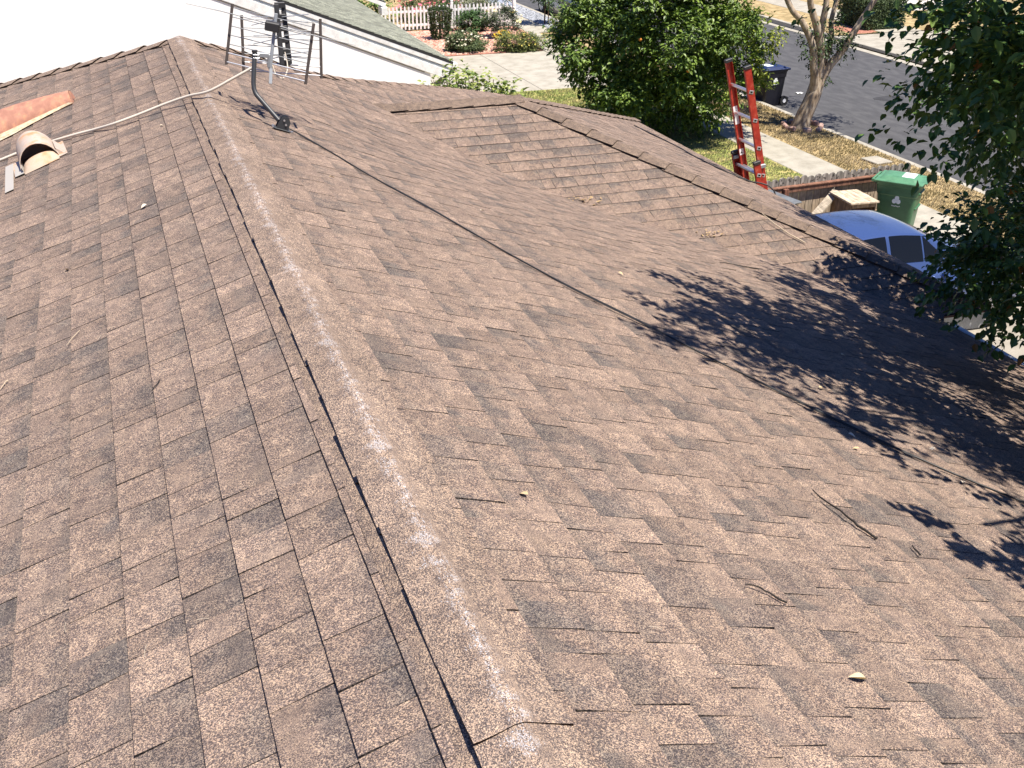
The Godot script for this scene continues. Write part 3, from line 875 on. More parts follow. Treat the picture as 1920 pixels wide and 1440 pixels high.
func build_vent() -> void:
	var t := thing("hood_vent", "beige sheet metal hood vent with an arched mouth on the left slope", "roof vent", Vector3(-0.985, -0.366, -7.12))
	var nr := Vector3(-S, 1, 0).normalized()
	var ac := Vector3(1, S, 0).normalized()          # up the slope
	t.basis = Basis(ac, nr, ac.cross(nr)) * Basis(Vector3.UP, 0.10)
	var R := 0.118
	var hd := MB.new()
	for rr in [[R, 1.0], [R - 0.004, -1.0]]:
		var rad: float = rr[0]
		hd.grid(18, 4, func(a: float, b: float) -> Vector3:
			var th := PI * (1.0 - a)
			var squash := lerpf(1.08, 1.32, b)
			return Vector3(cos(th) * rad, sin(th) * rad * squash, lerpf(0.0 - 0.03 * sin(th), -0.30, b)))
	hd.grid(18, 4, func(a: float, b: float) -> Vector3:
		var th := PI * (1.0 - a)
		return Vector3(cos(th) * R, sin(th) * R * 1.32, -0.30) * Vector3(1.0 - b, 1.0 - b, 1.0) + Vector3(0, 0, -0.02 * b))
	obj("hood", hd, M.hood_paint, t)
	var lip := MB.new()
	lip.tube(range(13).map(func(k): return Vector3(cos(PI * k / 12.0) * R, sin(PI * k / 12.0) * R * 1.08, -0.03 * sin(PI * k / 12.0))), 0.0035, 6)
	obj("mouth_rim", lip, M.hood_paint, t)
	var ins := MB.new()
	ins.col = Color(1.0, 0.95, 0.86)
	ins.grid(14, 8, func(a: float, b: float) -> Vector3:
		var x := lerpf(-0.105, 0.112, a)
		var k := sqrt(maxf(0.0, 1.0 - pow(absf(a - 0.5) * 2.0, 2.2)))
		return Vector3(x, 0.012 + 0.055 * k * smoothstep(0.0, 1.0, b), 0.085 - 0.10 * b))
	obj("throat_scoop", ins, M.hood_paint, t)
	var fl := MB.new()
	fl.box(Vector3(0.0, 0.011, -0.14), Vector3(0.33, 0.003, 0.36), 0.001)
	fl.prism(PackedVector2Array([Vector2(0, 0), Vector2(0.03, 0), Vector2(0.0, 0.045)]), 0.25, Vector3(R - 0.002, 0.012, -0.26), Vector3(1, 0, 0), Vector3(0, 1, 0))
	obj("flange", fl, M.hood_paint, t)
	var s := thing("metal_flashing", "bent strip of pale metal flashing lying beside the hood vent", "flashing", Vector3(-1.14, S * -1.14, -7.2))
	s.basis = Basis(ac, nr, ac.cross(nr))
	var m := MB.new()
	m.col = Color(0.95, 0.93, 0.9)
	m.box(Vector3(-0.03, 0.016, 0.1), Vector3(0.052, 0.003, 0.62), 0.001, Basis(Vector3.UP, 0.05))
	m.box(Vector3(0.03, 0.016, 0.03), Vector3(0.055, 0.003, 0.24), 0.001, Basis(Vector3.UP, 0.05))
	obj("strip", m, M.flash_paint, s)
	var m2 := MB.new()
	m2.col = Color(0.95, 0.93, 0.9)
	m2.box(Vector3(0.058, 0.03, 0.03), Vector3(0.003, 0.03, 0.2), 0.001, Basis(Vector3.UP, 0.05))
	obj("upstand", m2, M.flash_paint, s)
	# long rusty half-round duct, tapering to a closed nose up the slope
	var d := thing("rusty_duct_cover", "rusty half-round metal cover tapering to a point on the left slope", "metal cover", Vector3(-0.79, S * -0.79, -8.52))
	d.basis = Basis(ac, nr, ac.cross(nr)) * Basis(Vector3.UP, -0.08)
	var c := MB.new()
	c.grid(26, 16, func(a: float, b: float) -> Vector3:
		var L := 1.5 * b
		var r := 0.085 + 0.21 * pow(b, 0.85)
		var th := PI * (1.0 - a)
		var dent := noise.get_noise_2d(a * 5.0, b * 6.0) * 0.012
		return Vector3(-L, 0.01 + sin(th) * (r * 0.82 + dent), cos(th) * r + 0.05 * b))
	c.grid(18, 3, func(a: float, b: float) -> Vector3:
		var th := PI * (1.0 - a)
		return Vector3(0.001, 0.01 + sin(th) * 0.07 * (1.0 - b), cos(th) * 0.085 * (1.0 - b)))
	obj("shell", c, M.rust, d)
	var e := MB.new()
	e.col = Color(1.0, 1.0, 1.0)
	e.grid(30, 2, func(a: float, b: float) -> Vector3:
		var L := 1.5 * a
		var r := 0.085 + 0.21 * pow(a, 0.85)
		var wv := 0.004 + 0.13 * pow(sin(PI * clampf(a * 1.25, 0.0, 1.0)), 2.0) + noise.get_noise_1d(a * 60.0) * 0.03 * sin(PI * clampf(a * 1.25, 0.0, 1.0))
		return Vector3(-L, lerpf(0.03, 0.014, b), r + 0.05 * a - 0.004 + wv * b))
	obj("mastic_edge", e, M.mastic, d)

func twig(pts: Array, r: float, label: String, colour: Color, group := "", called := "twig") -> void:
	var m := MB.new()
	m.col = colour
	var p := []
	var rr := []
	for q in pts: p.append(on_roof(q[0], q[1], q[2] if q.size() > 2 else 0.014 + r))
	p = smooth(p, 3)
	for k in p.size():
		p[k] += Vector3(rng.randf_range(-1, 1), 0, rng.randf_range(-1, 1)) * r * 0.8
		rr.append(r * lerpf(0.5, 1.0, float(k) / p.size()) * rng.randf_range(0.85, 1.15))
	m.tube(p, rr, 6)
	tag(obj(called, m, M.plain), label, "twig", group)

func build_litter() -> void:
	var dark := Color(0.016, 0.012, 0.010); var pale := Color(0.42, 0.34, 0.24)
	twig([[1.49, -2.71], [1.495, -2.63, 0.02], [1.51, -2.54, 0.024], [1.52, -2.49], [1.545, -2.42, 0.016]], 0.0046, "longest dark twig lying alone on the right slope near the tree shadow", dark)
	twig([[0.83, -2.035], [0.86, -2.02, 0.02], [0.88, -2.005], [0.91, -1.965]], 0.0030, "thin dark crooked twig on the right slope nearer the ridge cap", dark)
	twig([[1.672, -2.405], [1.663, -2.35]], 0.0042, "short stub of dark twig right of the long dark twig", dark)
	twig([[6.0, -10.0]].map(func(_q): return [4.42, -7.85, 0.05]) + [[4.50, -7.66, 0.03], [4.62, -7.48, 0.02]], 0.006, "pale bare twig lying across the hip cap of the wing", pale)
	twig([[-0.82, -4.15], [-0.795, -4.19, 0.02], [-0.77, -4.235]], 0.0018, "thin pale stalk on the left slope, half way up the photo", pale)
	twig([[-1.06, -4.03], [-1.045, -4.06, 0.02], [-1.035, -4.08]], 0.003, "pale twig at the left edge of the photo on the left slope", pale)
	twig([[-0.54, -3.44], [-0.51, -3.49]], 0.0025, "short dark twig on the left slope left of the ridge cap", dark)
	twig([[3.3, -6.55], [3.45, -6.62, 0.02], [3.75, -6.75, 0.012]], 0.005, "dark twig lying in the valley below the wing's near face", dark)
	# curled dry leaf
	var m := MB.new()
	m.col = Color(0.62, 0.50, 0.33)
	m.grid(8, 4, func(a: float, b: float) -> Vector3:
		var w := 0.009 * sin(PI * clampf(a * 0.94 + 0.03, 0, 1))
		return on_roof(0.895 + 0.05 * a, -1.672 + 0.012 * sin(a * 3.0) + (b - 0.5) * 2.0 * w, 0.014 + 0.012 * absf(b - 0.5) * 2.0 * sin(PI * a) + 0.006 * sin(a * PI)))
	tag(obj("dry_leaf", m, M.leaf_matte), "curled tan dry leaf on the right slope near the bottom edge", "leaf")
	# small loose leaves
	var lf := leaf_mesh(0.034, 0.018, 0.25)
	var spots := [[2.33, -3.9], [2.1, -3.35], [2.05, -3.2], [1.35, -5.9], [0.45, -5.6], [2.6, -3.4], [1.9, -5.2], [2.95, -4.6], [0.35, -2.35], [-0.45, -5.4], [-0.82, -5.0], [-0.3, -6.75], [-0.25, -7.3], [2.45, -3.05], [3.3, -5.3]]
	var where := ["in the shade just above the black cable", "sunlit, just below the black cable where the tree shadow begins", "second one below the black cable at the tree shadow's rim", "above the black cable, midway from antenna foot to the wing valley", "on the right slope just below the antenna foot", "in the tree shadow above the cable, nearest the right edge", "just above the middle of the black cable, left of the tree shadow", "deep in the middle of the tree shadow on the right slope", "just right of the ridge cap, nearest the bottom edge", "on the left slope between hood vent and ridge cap", "on the left slope below the hood vent, nearest the left edge", "on the left slope just below the white cable near the ridge", "on the left slope just above the white cable near the ridge", "beside the frond shadow below the black cable at the right", "at the top of the tree shadow, nearest the wing eave"]
	for k in spots.size():
		var o := MeshInstance3D.new()
		o.mesh = lf; o.material_override = M.dry_a if k % 2 == 0 else M.dry_b
		add_child(o, true); numbered(o, "fallen_leaf")
		o.position = on_roof(spots[k][0], spots[k][1], 0.017)
		o.rotation = Vector3(rng.randf_range(-0.15, 0.15), rng.randf() * TAU, rng.randf_range(-0.15, 0.15) - 0.3)
		tag(o, "dry leaf " + where[k], "leaf", "loose leaves scattered on the roof")
	# drifts of dead leaves and needles
	for d in [[3.0, -8.30, 0.10, "drift of yellow dead leaves caught in the valley beside the wing", 26], [3.92, -7.72, 0.09, "small heap of tan dead leaves lower down in the valley", 18], [5.1, -6.33, 0.14, "drift of brown leaves at the eave beside the white fascia board", 34]]:
		var xs := []; var cs := []
		for k in d[4]:
			var r: float = rng.randf() * d[2]; var a := rng.randf() * TAU
			var p := on_roof(d[0] + cos(a) * r * 1.7 + sin(a) * r * 0.6, d[1] + sin(a) * r * 0.7, 0.014 + rng.randf() * 0.012)
			xs.append(Transform3D(Basis.from_euler(Vector3(rng.randf_range(-0.4, 0.4), rng.randf() * TAU, rng.randf_range(-0.4, 0.4))).scaled(Vector3.ONE * rng.randf_range(0.4, 1.0)), p))
			cs.append(Color(0.48, 0.34, 0.15).lerp(Color(0.28, 0.18, 0.1), rng.randf()))
		var o := multi("leaf_drift", lf, M.leaf_matte, xs, cs)
		tag(o, d[3], "dead leaves"); o.set_meta("kind", "stuff")
	# needles and chaff
	var xs2 := []; var cs2 := []
	var nm := MB.new(); nm.tube([Vector3(-0.022, 0, 0), Vector3(0, 0.003, 0.002), Vector3(0.022, 0, 0)], 0.0011, 4)
	for k in 260:
		var x := rng.randf_range(0.15, 4.6); var z := rng.randf_range(-7.5, -1.3)
		if rng.randf() < 0.22: x = rng.randf_range(-1.1, -0.15)
		xs2.append(Transform3D(Basis.from_euler(Vector3(0, rng.randf() * TAU, rng.randf_range(-0.3, 0.3))).scaled(Vector3.ONE * rng.randf_range(0.25, 0.8)), on_roof(x, z, 0.014)))
		cs2.append(Color(0.42, 0.36, 0.28).lerp(Color(0.2, 0.13, 0.08), rng.randf() * rng.randf()))
	var ch := multi("plant_litter", nm.mesh(), M.plain, xs2, cs2)
	ch.set_meta("kind", "stuff"); tag(ch, "sparse pale needles and chaff strewn over the shingles", "litter")

# ------------------------------------------------------------------ plants
func leaf_mesh(l: float, w: float, fold := 0.2) -> ArrayMesh:
	var m := MB.new()
	var L := [Vector3(0, 0, 0), Vector3(l * 0.3, 0, 0), Vector3(l * 0.65, -l * 0.03, 0), Vector3(l, -l * 0.12, 0)]
	for sd in [-1.0, 1.0]:
		var e1 := Vector3(l * 0.28, w * fold, sd * w * 0.5); var e2 := Vector3(l * 0.65, w * fold * 0.8 - l * 0.03, sd * w * 0.42)
		m.tri(L[0], L[1], e1, Vector3.UP); m.quad(L[1], L[2], e2, e1, Vector3.UP); m.tri(L[2], L[3], e2, Vector3.UP)
	return m.mesh()

func spray(base: Vector3, dir: Vector3, length: float, count: int, xs: Array, droop: float, spread: float, scale: float) -> void:
	# one twig with leaves set alternately along it
	dir = dir.normalized()
	var side := dir.cross(Vector3.UP)
	if side.length() < 0.1: side = Vector3.RIGHT
	side = side.normalized()
	for k in count:
		var t := (k + rng.randf()) / count
		var p := base + dir * length * t - Vector3(0, droop * t * t * length, 0) + Vector3(rng.randfn(), rng.randfn(), rng.randfn()) * spread
		var ld := (dir * rng.randf_range(0.2, 0.9) + side * (1.0 if k % 2 == 0 else -1.0) * rng.randf_range(0.4, 1.0) + Vector3(0, rng.randf_range(-0.9, 0.35), 0)).normalized()
		var up := Vector3(rng.randf_range(-0.6, 0.6), 1.0, rng.randf_range(-0.6, 0.6)).normalized()
		var z := ld.cross(up).normalized()
		xs.append(Transform3D(Basis(ld, z.cross(ld), z).scaled_local(Vector3.ONE * scale * rng.randf_range(0.5, 1.3)), p))

func limb(mb: MB, a: Vector3, b: Vector3, ra: float, rb: float, bow := 0.1) -> void:
	var p := []; var r := []
	var off := Vector3(rng.randf_range(-1, 1), rng.randf_range(0, 0.6), rng.randf_range(-1, 1)) * a.distance_to(b) * bow
	for k in 7:
		var t := k / 6.0
		p.append(a.lerp(b, t) + off * sin(PI * t)); r.append(lerpf(ra, rb, t))
	mb.tube(p, r, 8)

func build_roof_tree() -> void:
	var t := thing("broadleaf_tree", "large dark green leafy tree hanging over the eave at the right", "tree", Vector3(7.6, G, -3.6))
	var o := t.position
	# leafy masses: centre and radius, spread over the upper and lower limbs
	var low := [[6.71, -2.06, -2.99, 0.94], [6.95, -1.78, -4.60, 0.94], [6.06, -1.58, -6.52, 0.91], [8.45, -1.53, -4.93, 0.89], [5.6, -1.45, -4.2, 0.74], [5.95, -1.34, -4.75, 0.72], [7.54, -1.02, -6.24, 0.93], [5.4, -0.85, -5.85, 0.60], [7.67, -0.94, -3.11, 0.95], [6.37, -0.85, -5.49, 0.94], [5.83, -0.84, -1.54, 0.89], [4.40, -0.80, -4.91, 0.73], [5.27, -0.77, -3.35, 0.90], [3.62, -0.75, -2.35, 0.85]]
	var mid := [[5.14, -0.38, -5.36, 0.64], [7.46, -0.32, -4.44, 0.93], [6.75, -0.32, -1.97, 0.94], [5.60, -0.22, -6.37, 0.88], [3.69, -0.09, -3.35, 0.86], [8.16, 0.10, -1.46, 0.92], [5.24, 0.12, -5.37, 0.83], [4.75, 0.14, -2.10, 0.95], [6.14, 0.18, -3.48, 0.90], [6.98, 0.19, -6.89, 0.94], [6.60, 0.32, -6.62, 0.88], [4.51, 0.32, -4.83, 0.88], [7.72, 0.45, -5.62, 0.94], [4.42, 0.55, -5.77, 0.36], [3.38, 0.59, -4.04, 0.91], [4.17, 0.66, -1.66, 0.90], [7.64, 0.83, -2.70, 0.86], [6.03, 0.89, -2.66, 0.94], [6.23, 0.89, -7.73, 0.39]]
	var high := [[5.70, 1.00, -0.79, 0.94], [2.88, 1.01, -3.05, 0.32], [3.46, 1.10, -4.53, 0.88], [3.56, 1.16, -2.39, 0.79], [6.27, 1.24, -4.59, 0.93], [6.73, 1.32, -6.14, 0.90], [4.91, 1.33, -3.95, 0.85], [8.10, 1.41, -4.26, 0.95], [5.20, 1.43, -5.60, 0.88], [3.22, 1.53, -3.92, 0.87], [6.25, 1.69, -7.56, 0.29], [7.59, 1.70, -1.44, 0.92], [6.67, 1.77, -6.62, 0.81], [8.10, 1.90, -6.31, 0.92], [3.76, 1.91, -3.56, 0.95], [5.86, 2.08, -4.78, 0.68], [7.16, 2.23, -3.11, 0.95], [3.12, 2.23, -2.68, 0.32], [7.10, 2.23, -7.38, 0.90], [5.20, 2.30, -2.02, 0.94], [7.64, 2.35, -4.71, 0.93], [4.77, 2.40, -4.39, 0.95], [4.02, 2.47, -4.12, 0.88], [7.04, 2.48, -5.97, 0.94], [6.15, 2.50, -5.29, 0.91], [6.59, 2.64, -4.31, 0.91], [6.63, 2.65, -1.75, 0.92], [4.09, 2.69, -2.59, 0.89], [3.08, 2.72, -3.33, 0.67], [5.37, 2.74, -3.65, 0.95], [8.32, 2.87, -2.75, 0.94], [2.65, 1.10, -2.05, 0.34], [2.90, 1.15, -1.70, 0.38], [2.10, 1.30, -1.15, 0.28], [2.50, 1.25, -0.95, 0.34]]
	var wood := MB.new()
	wood.col = Color(0.35, 0.3, 0.26)
	var fork := Vector3(7.4, -1.7, -3.8)
	limb(wood, o, fork, 0.24, 0.17, 0.03)
	obj("trunk", wood, M.bark, t).position = -o
	var br := MB.new()
	br.col = Color(0.3, 0.26, 0.22)
	var xs := []
	for grp in [low, mid, high]:
		var dense := 58.0 if grp == high else 165.0
		for q in grp:
			var c := Vector3(q[0], q[1], q[2])
			var from := fork.lerp(c, 0.25) + Vector3(0, 0.1, 0)
			limb(br, fork, c, 0.05, 0.012, 0.06)
			var nt := int(dense * q[3] * q[3]) + 6
			if grp == high: c += Vector3(-0.14, 0.0, 0.16)
			var reach := 0.56 if grp == high else 0.46
			for k in nt:
				var d := Vector3(rng.randfn(), rng.randfn() * 0.8, rng.randfn()).normalized()
				var out := (c - fork).normalized()
				d = (d + out * 0.35).normalized()
				var b: Vector3 = c + d * q[3] * rng.randf_range(0.08, reach)
				spray(b, d + Vector3(0, -0.2, 0), minf(q[3], 0.9) * reach, 30, xs, 0.18, 0.020, 1.0)
	obj("branches", br, M.bark, t).position = -o
	var lf := leaf_mesh(0.056, 0.033, 0.16)
	var cs := []
	var shown := []
	for k in xs.size():
		var h := rng.randf()
		cs.append(Color(0.044, 0.095, 0.024).lerp(Color(0.13, 0.21, 0.038), h * h) if h < 0.985 else Color(0.28, 0.13, 0.03))
		var l: Vector3 = cam.transform.affine_inverse() * xs[k].origin
		var nearness: float = 1e9
		if l.z < -0.5 and absf(l.x / -l.z) < 0.45 and absf(l.y / -l.z) < 0.335: nearness = l.length()
		shown.append([nearness, k])
		xs[k].origin -= o
	shown.sort_custom(func(a, b): return a[0] < b[0])
	var crown := Node3D.new(); crown.name = "crown"; t.add_child(crown)
	var pick := {}
	var mats := []
	for q in 6:
		var lm: StandardMaterial3D = M.leaf.duplicate()
		lm.albedo_color = Color(0.044, 0.095, 0.024).lerp(Color(0.13, 0.21, 0.038), q * q / 25.0).linear_to_srgb()
		mats.append(lm)
	for k in 300:
		var id: int = shown[k][1]
		pick[id] = true
		var le := obj("leaf", lf, mats[rng.randi() % 6], crown)
		le.transform = xs[id]
	var rx := []; var rc := []
	for k in xs.size():
		if not pick.has(k): rx.append(xs[k]); rc.append(cs[k])
	var mm := multi("foliage", lf, M.leaf, rx, rc, crown)
	mm.set_meta("kind", "stuff")

func crown_points(c: Vector3, r: Vector3, nblob: int, per: int, twig_len: float, leaves: int, sd: float) -> Array:
	# uneven crown: blobs of twigs round the shell and within
	var xs := []
	for k in nblob:
		var d := Vector3(rng.randfn(), rng.randfn(), rng.randfn()).normalized()
		var f := rng.randf_range(0.45, 0.95)
		var bc := c + d * r * f
		var br := rng.randf_range(0.22, 0.42) * r.x * 0.55
		for q in per:
			var e := Vector3(rng.randfn(), rng.randfn() * 0.8, rng.randfn()).normalized()
			e = (e + d * 0.7 + Vector3(0, 0.25, 0)).normalized()
			spray(bc + e * br * rng.randf_range(0.1, 0.8), e, twig_len, leaves, xs, 0.1, 0.02, sd)
	return xs

func build_orange_tree() -> void:
	var t := thing("orange_tree", "round glossy orange tree on the lawn beside the pavement", "tree", Vector3(11.0, G, -22.95))
	var tr := MB.new()
	tr.col = Color(0.4, 0.34, 0.28)
	limb(tr, Vector3.ZERO, Vector3(0.1, 0.95, 0), 0.10, 0.075, 0.04)
	for k in 5:
		limb(tr, Vector3(0.1, 0.9, 0), Vector3(0.1 + cos(k * 1.3) * 1.1, 2.0, sin(k * 1.3) * 1.0), 0.06, 0.015, 0.08)
	obj("trunk", tr, M.bark, t)
	var xs := crown_points(Vector3(-0.02, 2.08, 0), Vector3(2.3, 1.86, 2.15), 190, 36, 0.30, 9, 1.05)
	xs.append_array(crown_points(Vector3(1.5, 1.5, 0.5), Vector3(0.72, 0.7, 0.7), 22, 18, 0.26, 8, 1.0))
	var cs := []
	for x in xs:
		var h := rng.randf()
		var p: Vector3 = x.origin
		var young := clampf((p.x - 0.8) * 0.5 + (p.y - 2.6) * 0.12 + noise.get_noise_3d(p.x * 3.0, p.y * 3.0, p.z * 3.0) * 1.2, 0.0, 1.0)
		var cc := Color(0.042, 0.092, 0.020).lerp(Color(0.17, 0.27, 0.045), h * h)
		cs.append(cc.lerp(Color(0.42, 0.44, 0.06), maxf(young, 0.14) * (0.35 + 0.5 * h)))
	multi("crown", leaf_mesh(0.105, 0.048, 0.2), M.leaf, xs, cs, t)
	for q in [Vector3(-1.25, 2.35, 1.40), Vector3(-0.35, 1.75, 1.85)]:
		var m := MB.new()
		m.ball(q, Vector3.ONE * 0.035)
		m.col = Color(0.55, 0.2, 0.03)
		for k in m.c.size(): m.c[k] = m.col
		obj("orange", m, M.plain, t)

func build_street_tree() -> void:
	var o := Vector3(14.38, G, -22.4)
	var t := thing("street_tree", "pale forked trunk of a street tree on the parkway strip", "tree", o)
	var tr := MB.new()
	var W := func(x: float, y: float, z: float) -> Vector3: return Vector3(x, y, -22.4 + z) - o
	tr.tube(smooth([W.call(14.32, G - 0.1, 0), W.call(14.36, -4.72, 0), W.call(14.42, -4.5, 0), W.call(14.55, -4.15, 0.02), W.call(14.64, -3.86, 0), W.call(14.70, -3.70, 0)], 3), [0.26, 0.25, 0.235, 0.215, 0.20, 0.195, 0.19, 0.185, 0.18, 0.178, 0.175, 0.17, 0.165, 0.165, 0.16, 0.15], 14)
	obj("trunk", tr, M.bark, t)
	var limbs := [
		[[14.55, -3.95, 0.05], [14.50, -3.62, 0.1], [14.43, -3.40, 0.12], [14.36, -2.95, 0.1], [14.05, -2.42, 0.05], [13.80, -2.18, 0], [13.55, -1.7, -0.1], [13.2, -0.9, -0.2], 0.105],
		[[14.68, -3.75, 0], [14.60, -3.05, 0.05], [14.40, -2.52, 0.1], [14.24, -2.2, 0.1], [14.1, -1.85, 0.15], [13.9, -0.8, 0.3], 0.11],
		[[14.70, -3.7, -0.05], [14.64, -3.0, -0.1], [14.68, -2.43, -0.1], [14.70, -1.9, -0.1], [14.65, -0.7, -0.3], 0.10],
		[[14.72, -3.75, 0.02], [14.90, -3.40, 0.05], [15.12, -3.12, 0.1], [15.46, -2.52, 0.15], [15.75, -2.0, 0.2], [16.3, -1.0, 0.3], 0.105],
		[[14.74, -3.62, -0.08], [14.95, -2.9, -0.1], [14.93, -2.5, -0.15], [15.03, -2.0, -0.2], [15.2, -1.0, -0.3], 0.075]]
	for l in limbs:
		var m := MB.new()
		var p := []
		for k in l.size() - 1: p.append(W.call(l[k][0], l[k][1], l[k][2]))
		p = smooth(p, 3)
		var r := []
		for k in p.size(): r.append(lerpf(l[-1], l[-1] * 0.45, float(k) / p.size()))
		m.tube(p, r, 10)
		obj("limb", m, M.bark, t)
	var xs := []
	# sprouts on the stems, and the crown above
	for q in [[14.33, -3.0, 0.28, 26], [14.58, -3.15, 0.3, 34], [14.95, -2.85, 0.34, 40], [15.2, -3.0, 0.3, 26], [14.72, -3.62, 0.2, 14], [14.7, -2.75, 0.25, 20], [15.35, -2.9, 0.25, 14], [14.2, -2.55, 0.2, 10], [15.05, -2.45, 0.25, 14]]:
		for k in q[3]:
			var d := Vector3(rng.randfn(), rng.randfn(), rng.randfn()).normalized()
			spray(Vector3(q[0], q[1], -22.4) - o + d * q[2] * rng.randf_range(0.1, 0.8), d, 0.2, 8, xs, 0.1, 0.02, 0.9)
	for k in 34:
		var c := Vector3(rng.randf_range(12.4, 17.2), rng.randf_range(-0.9, 1.6), -22.4 + rng.randf_range(-2.2, 2.2)) - o
		for j in 30:
			var d := Vector3(rng.randfn(), rng.randfn(), rng.randfn()).normalized()
			spray(c + d * 0.5 * rng.randf(), d, 0.3, 9, xs, 0.1, 0.02, 1.1)
	var cs := []
	for x in xs: cs.append(Color(0.028, 0.055, 0.02).lerp(Color(0.07, 0.12, 0.03), rng.randf()))
	multi("crown", leaf_mesh(0.08, 0.042, 0.2), M.leaf, xs, cs, t)
	var ring := thing("stone_edging", "broken ring of reddish stones round the street tree foot", "edging", o)
	for k in 9:
		if k == 7: continue
		var a := k * TAU / 9.0 + 0.5
		var m := MB.new()
		m.col = Color(0.34, 0.20, 0.16).lerp(Color(0.42, 0.30, 0.25), rng.randf())
		m.box(Vector3(cos(a) * rng.randf_range(0.38, 0.48), 0.05, sin(a) * rng.randf_range(0.36, 0.48)), Vector3(0.11, 0.12, 0.20) * rng.randf_range(0.85, 1.15), 0.025, Basis.from_euler(Vector3(rng.randf_range(-0.15, 0.15), -a + rng.randf_range(-0.2, 0.2), rng.randf_range(-0.15, 0.15))))
		obj("stone", m, M.plain, ring)

func bush(called: String, label: String, at: Vector3, r: Vector3, blobs: int, per: int, ls: float, c0: Color, c1: Color, fl := [], category := "bush", fmat := "leaf_matte") -> Node3D:
	var t := thing(called, label, category, at)
	var xs := crown_points(Vector3(0, r.y * 0.9, 0), r, blobs, per, ls * 2.6, 7, 1.0)
	var ok := []; var cs := []
	for x in xs:
		if x.origin.y > 0.01:
			ok.append(x); cs.append(c0.lerp(c1, pow(rng.randf(), 1.5)))
	multi("foliage", leaf_mesh(ls, ls * 0.45, 0.2), M[fmat], ok, cs, t)
	var st := MB.new()
	st.col = Color(0.25, 0.2, 0.15)
	for k in 5: limb(st, Vector3(cos(k * 1.3) * 0.04, 0, sin(k * 1.3) * 0.04), Vector3(cos(k * 1.3) * r.x * 0.5, r.y * 1.1, sin(k * 1.3) * r.z * 0.5), 0.015, 0.006, 0.05)
	obj("stem", st, M.bark, t)
	if not fl.is_empty():
		var fx := []; var fc := []
		var fm := MB.new()
		for p in 5:
			var a := p * TAU / 5.0
			fm.tri(Vector3.ZERO, Vector3(cos(a - 0.5), 0.25, sin(a - 0.5)) * 0.03, Vector3(cos(a + 0.5), 0.25, sin(a + 0.5)) * 0.03, Vector3.UP)
		for k in fl[1]:
			var d := Vector3(rng.randfn(), absf(rng.randfn()), rng.randfn()).normalized()
			fx.append(Transform3D(Basis.from_euler(Vector3(rng.randf_range(-0.6, 0.9), rng.randf() * TAU, 0)).scaled(Vector3.ONE * rng.randf_range(0.7, 1.3) * fl[2]), Vector3(0, r.y * 0.9, 0) + d * r * rng.randf_range(1.02, 1.2)))
			fc.append(fl[0])
		multi("blossoms", fm.mesh(), M.leaf_matte, fx, fc, t)
	return t

func build_shrub_behind() -> void:
	# tall shrub whose tips stand above the far eave
	var at := Vector3(4.35, G, -16.0)
	var t := thing("shrub", "bright yellow-green leafy shrub rising behind the roof by the white wall", "shrub", at)
	var xs := []
	var st := MB.new()
	st.col = Color(0.3, 0.26, 0.16)
	for k in 110:
		var a := rng.randf() * TAU
		var x := rng.randf_range(-0.82, 0.78)
		var top := 2.62 + 0.28 * (1.0 - pow(absf(x - 0.0) / 0.72, 2.0)) + rng.randf_range(-0.22, 0.16)
		var b := Vector3(x * 0.35, 0.05, rng.randf_range(-0.15, 0.15)); var e := Vector3(x, top, rng.randf_range(-0.35, 0.35))
		limb(st, b, e, 0.014, 0.004, 0.03)
		for q in 14:
			spray(b.lerp(e, 0.35 + 0.65 * q / 13.0), Vector3(cos(q * 2.4 + a), 0.9, sin(q * 2.4 + a)), 0.16, 5, xs, 0.0, 0.015, 1.0)
	obj("stem", st, M.bark, t)
	var cs := []
	for x in xs: cs.append(Color(0.09, 0.15, 0.03).lerp(Color(0.36, 0.40, 0.12), rng.randf()))
	multi("foliage", leaf_mesh(0.085, 0.05, 0.25), M.leaf, xs, cs, t)

# ------------------------------------------------------------------ yard and street
func sheet(called: String, m: Material, x0: float, x1: float, z0: float, z1: float, y: float, col := Color(1, 1, 1), th := 0.0) -> MeshInstance3D:
	var mb := MB.new()
	mb.col = col
	if th > 0.0: mb.box(Vector3((x0 + x1) / 2, y - th / 2, (z0 + z1) / 2), Vector3(x1 - x0, th, z1 - z0), 0.01)
	else: mb.quad(Vector3(x0, y, z0), Vector3(x1, y, z0), Vector3(x1, y, z1), Vector3(x0, y, z1), Vector3.UP)
	return struct(called, mb, m)

func slabs(called: String, x0: float, x1: float, z0: float, z1: float, y: float, nx: int, nz: int) -> void:
	var t := Node3D.new(); t.name = called; add_child(t, true); numbered(t, called)
	t.set_meta("kind", "structure")
	t.position = Vector3((x0 + x1) / 2, y, (z0 + z1) / 2)
	var sx := (x1 - x0) / nx; var sz := (z1 - z0) / nz
	for a in nx:
		for b in nz:
			var m := MB.new()
			var k := rng.randf_range(0.93, 1.03)
			m.col = Color(k, k, k * 0.99)
			m.box(Vector3(-(x1 - x0) / 2 + (a + 0.5) * sx, -0.05, -(z1 - z0) / 2 + (b + 0.5) * sz), Vector3(sx - 0.014, 0.1, sz - 0.014), 0.012)
			obj("slab", m, M.concrete, t)

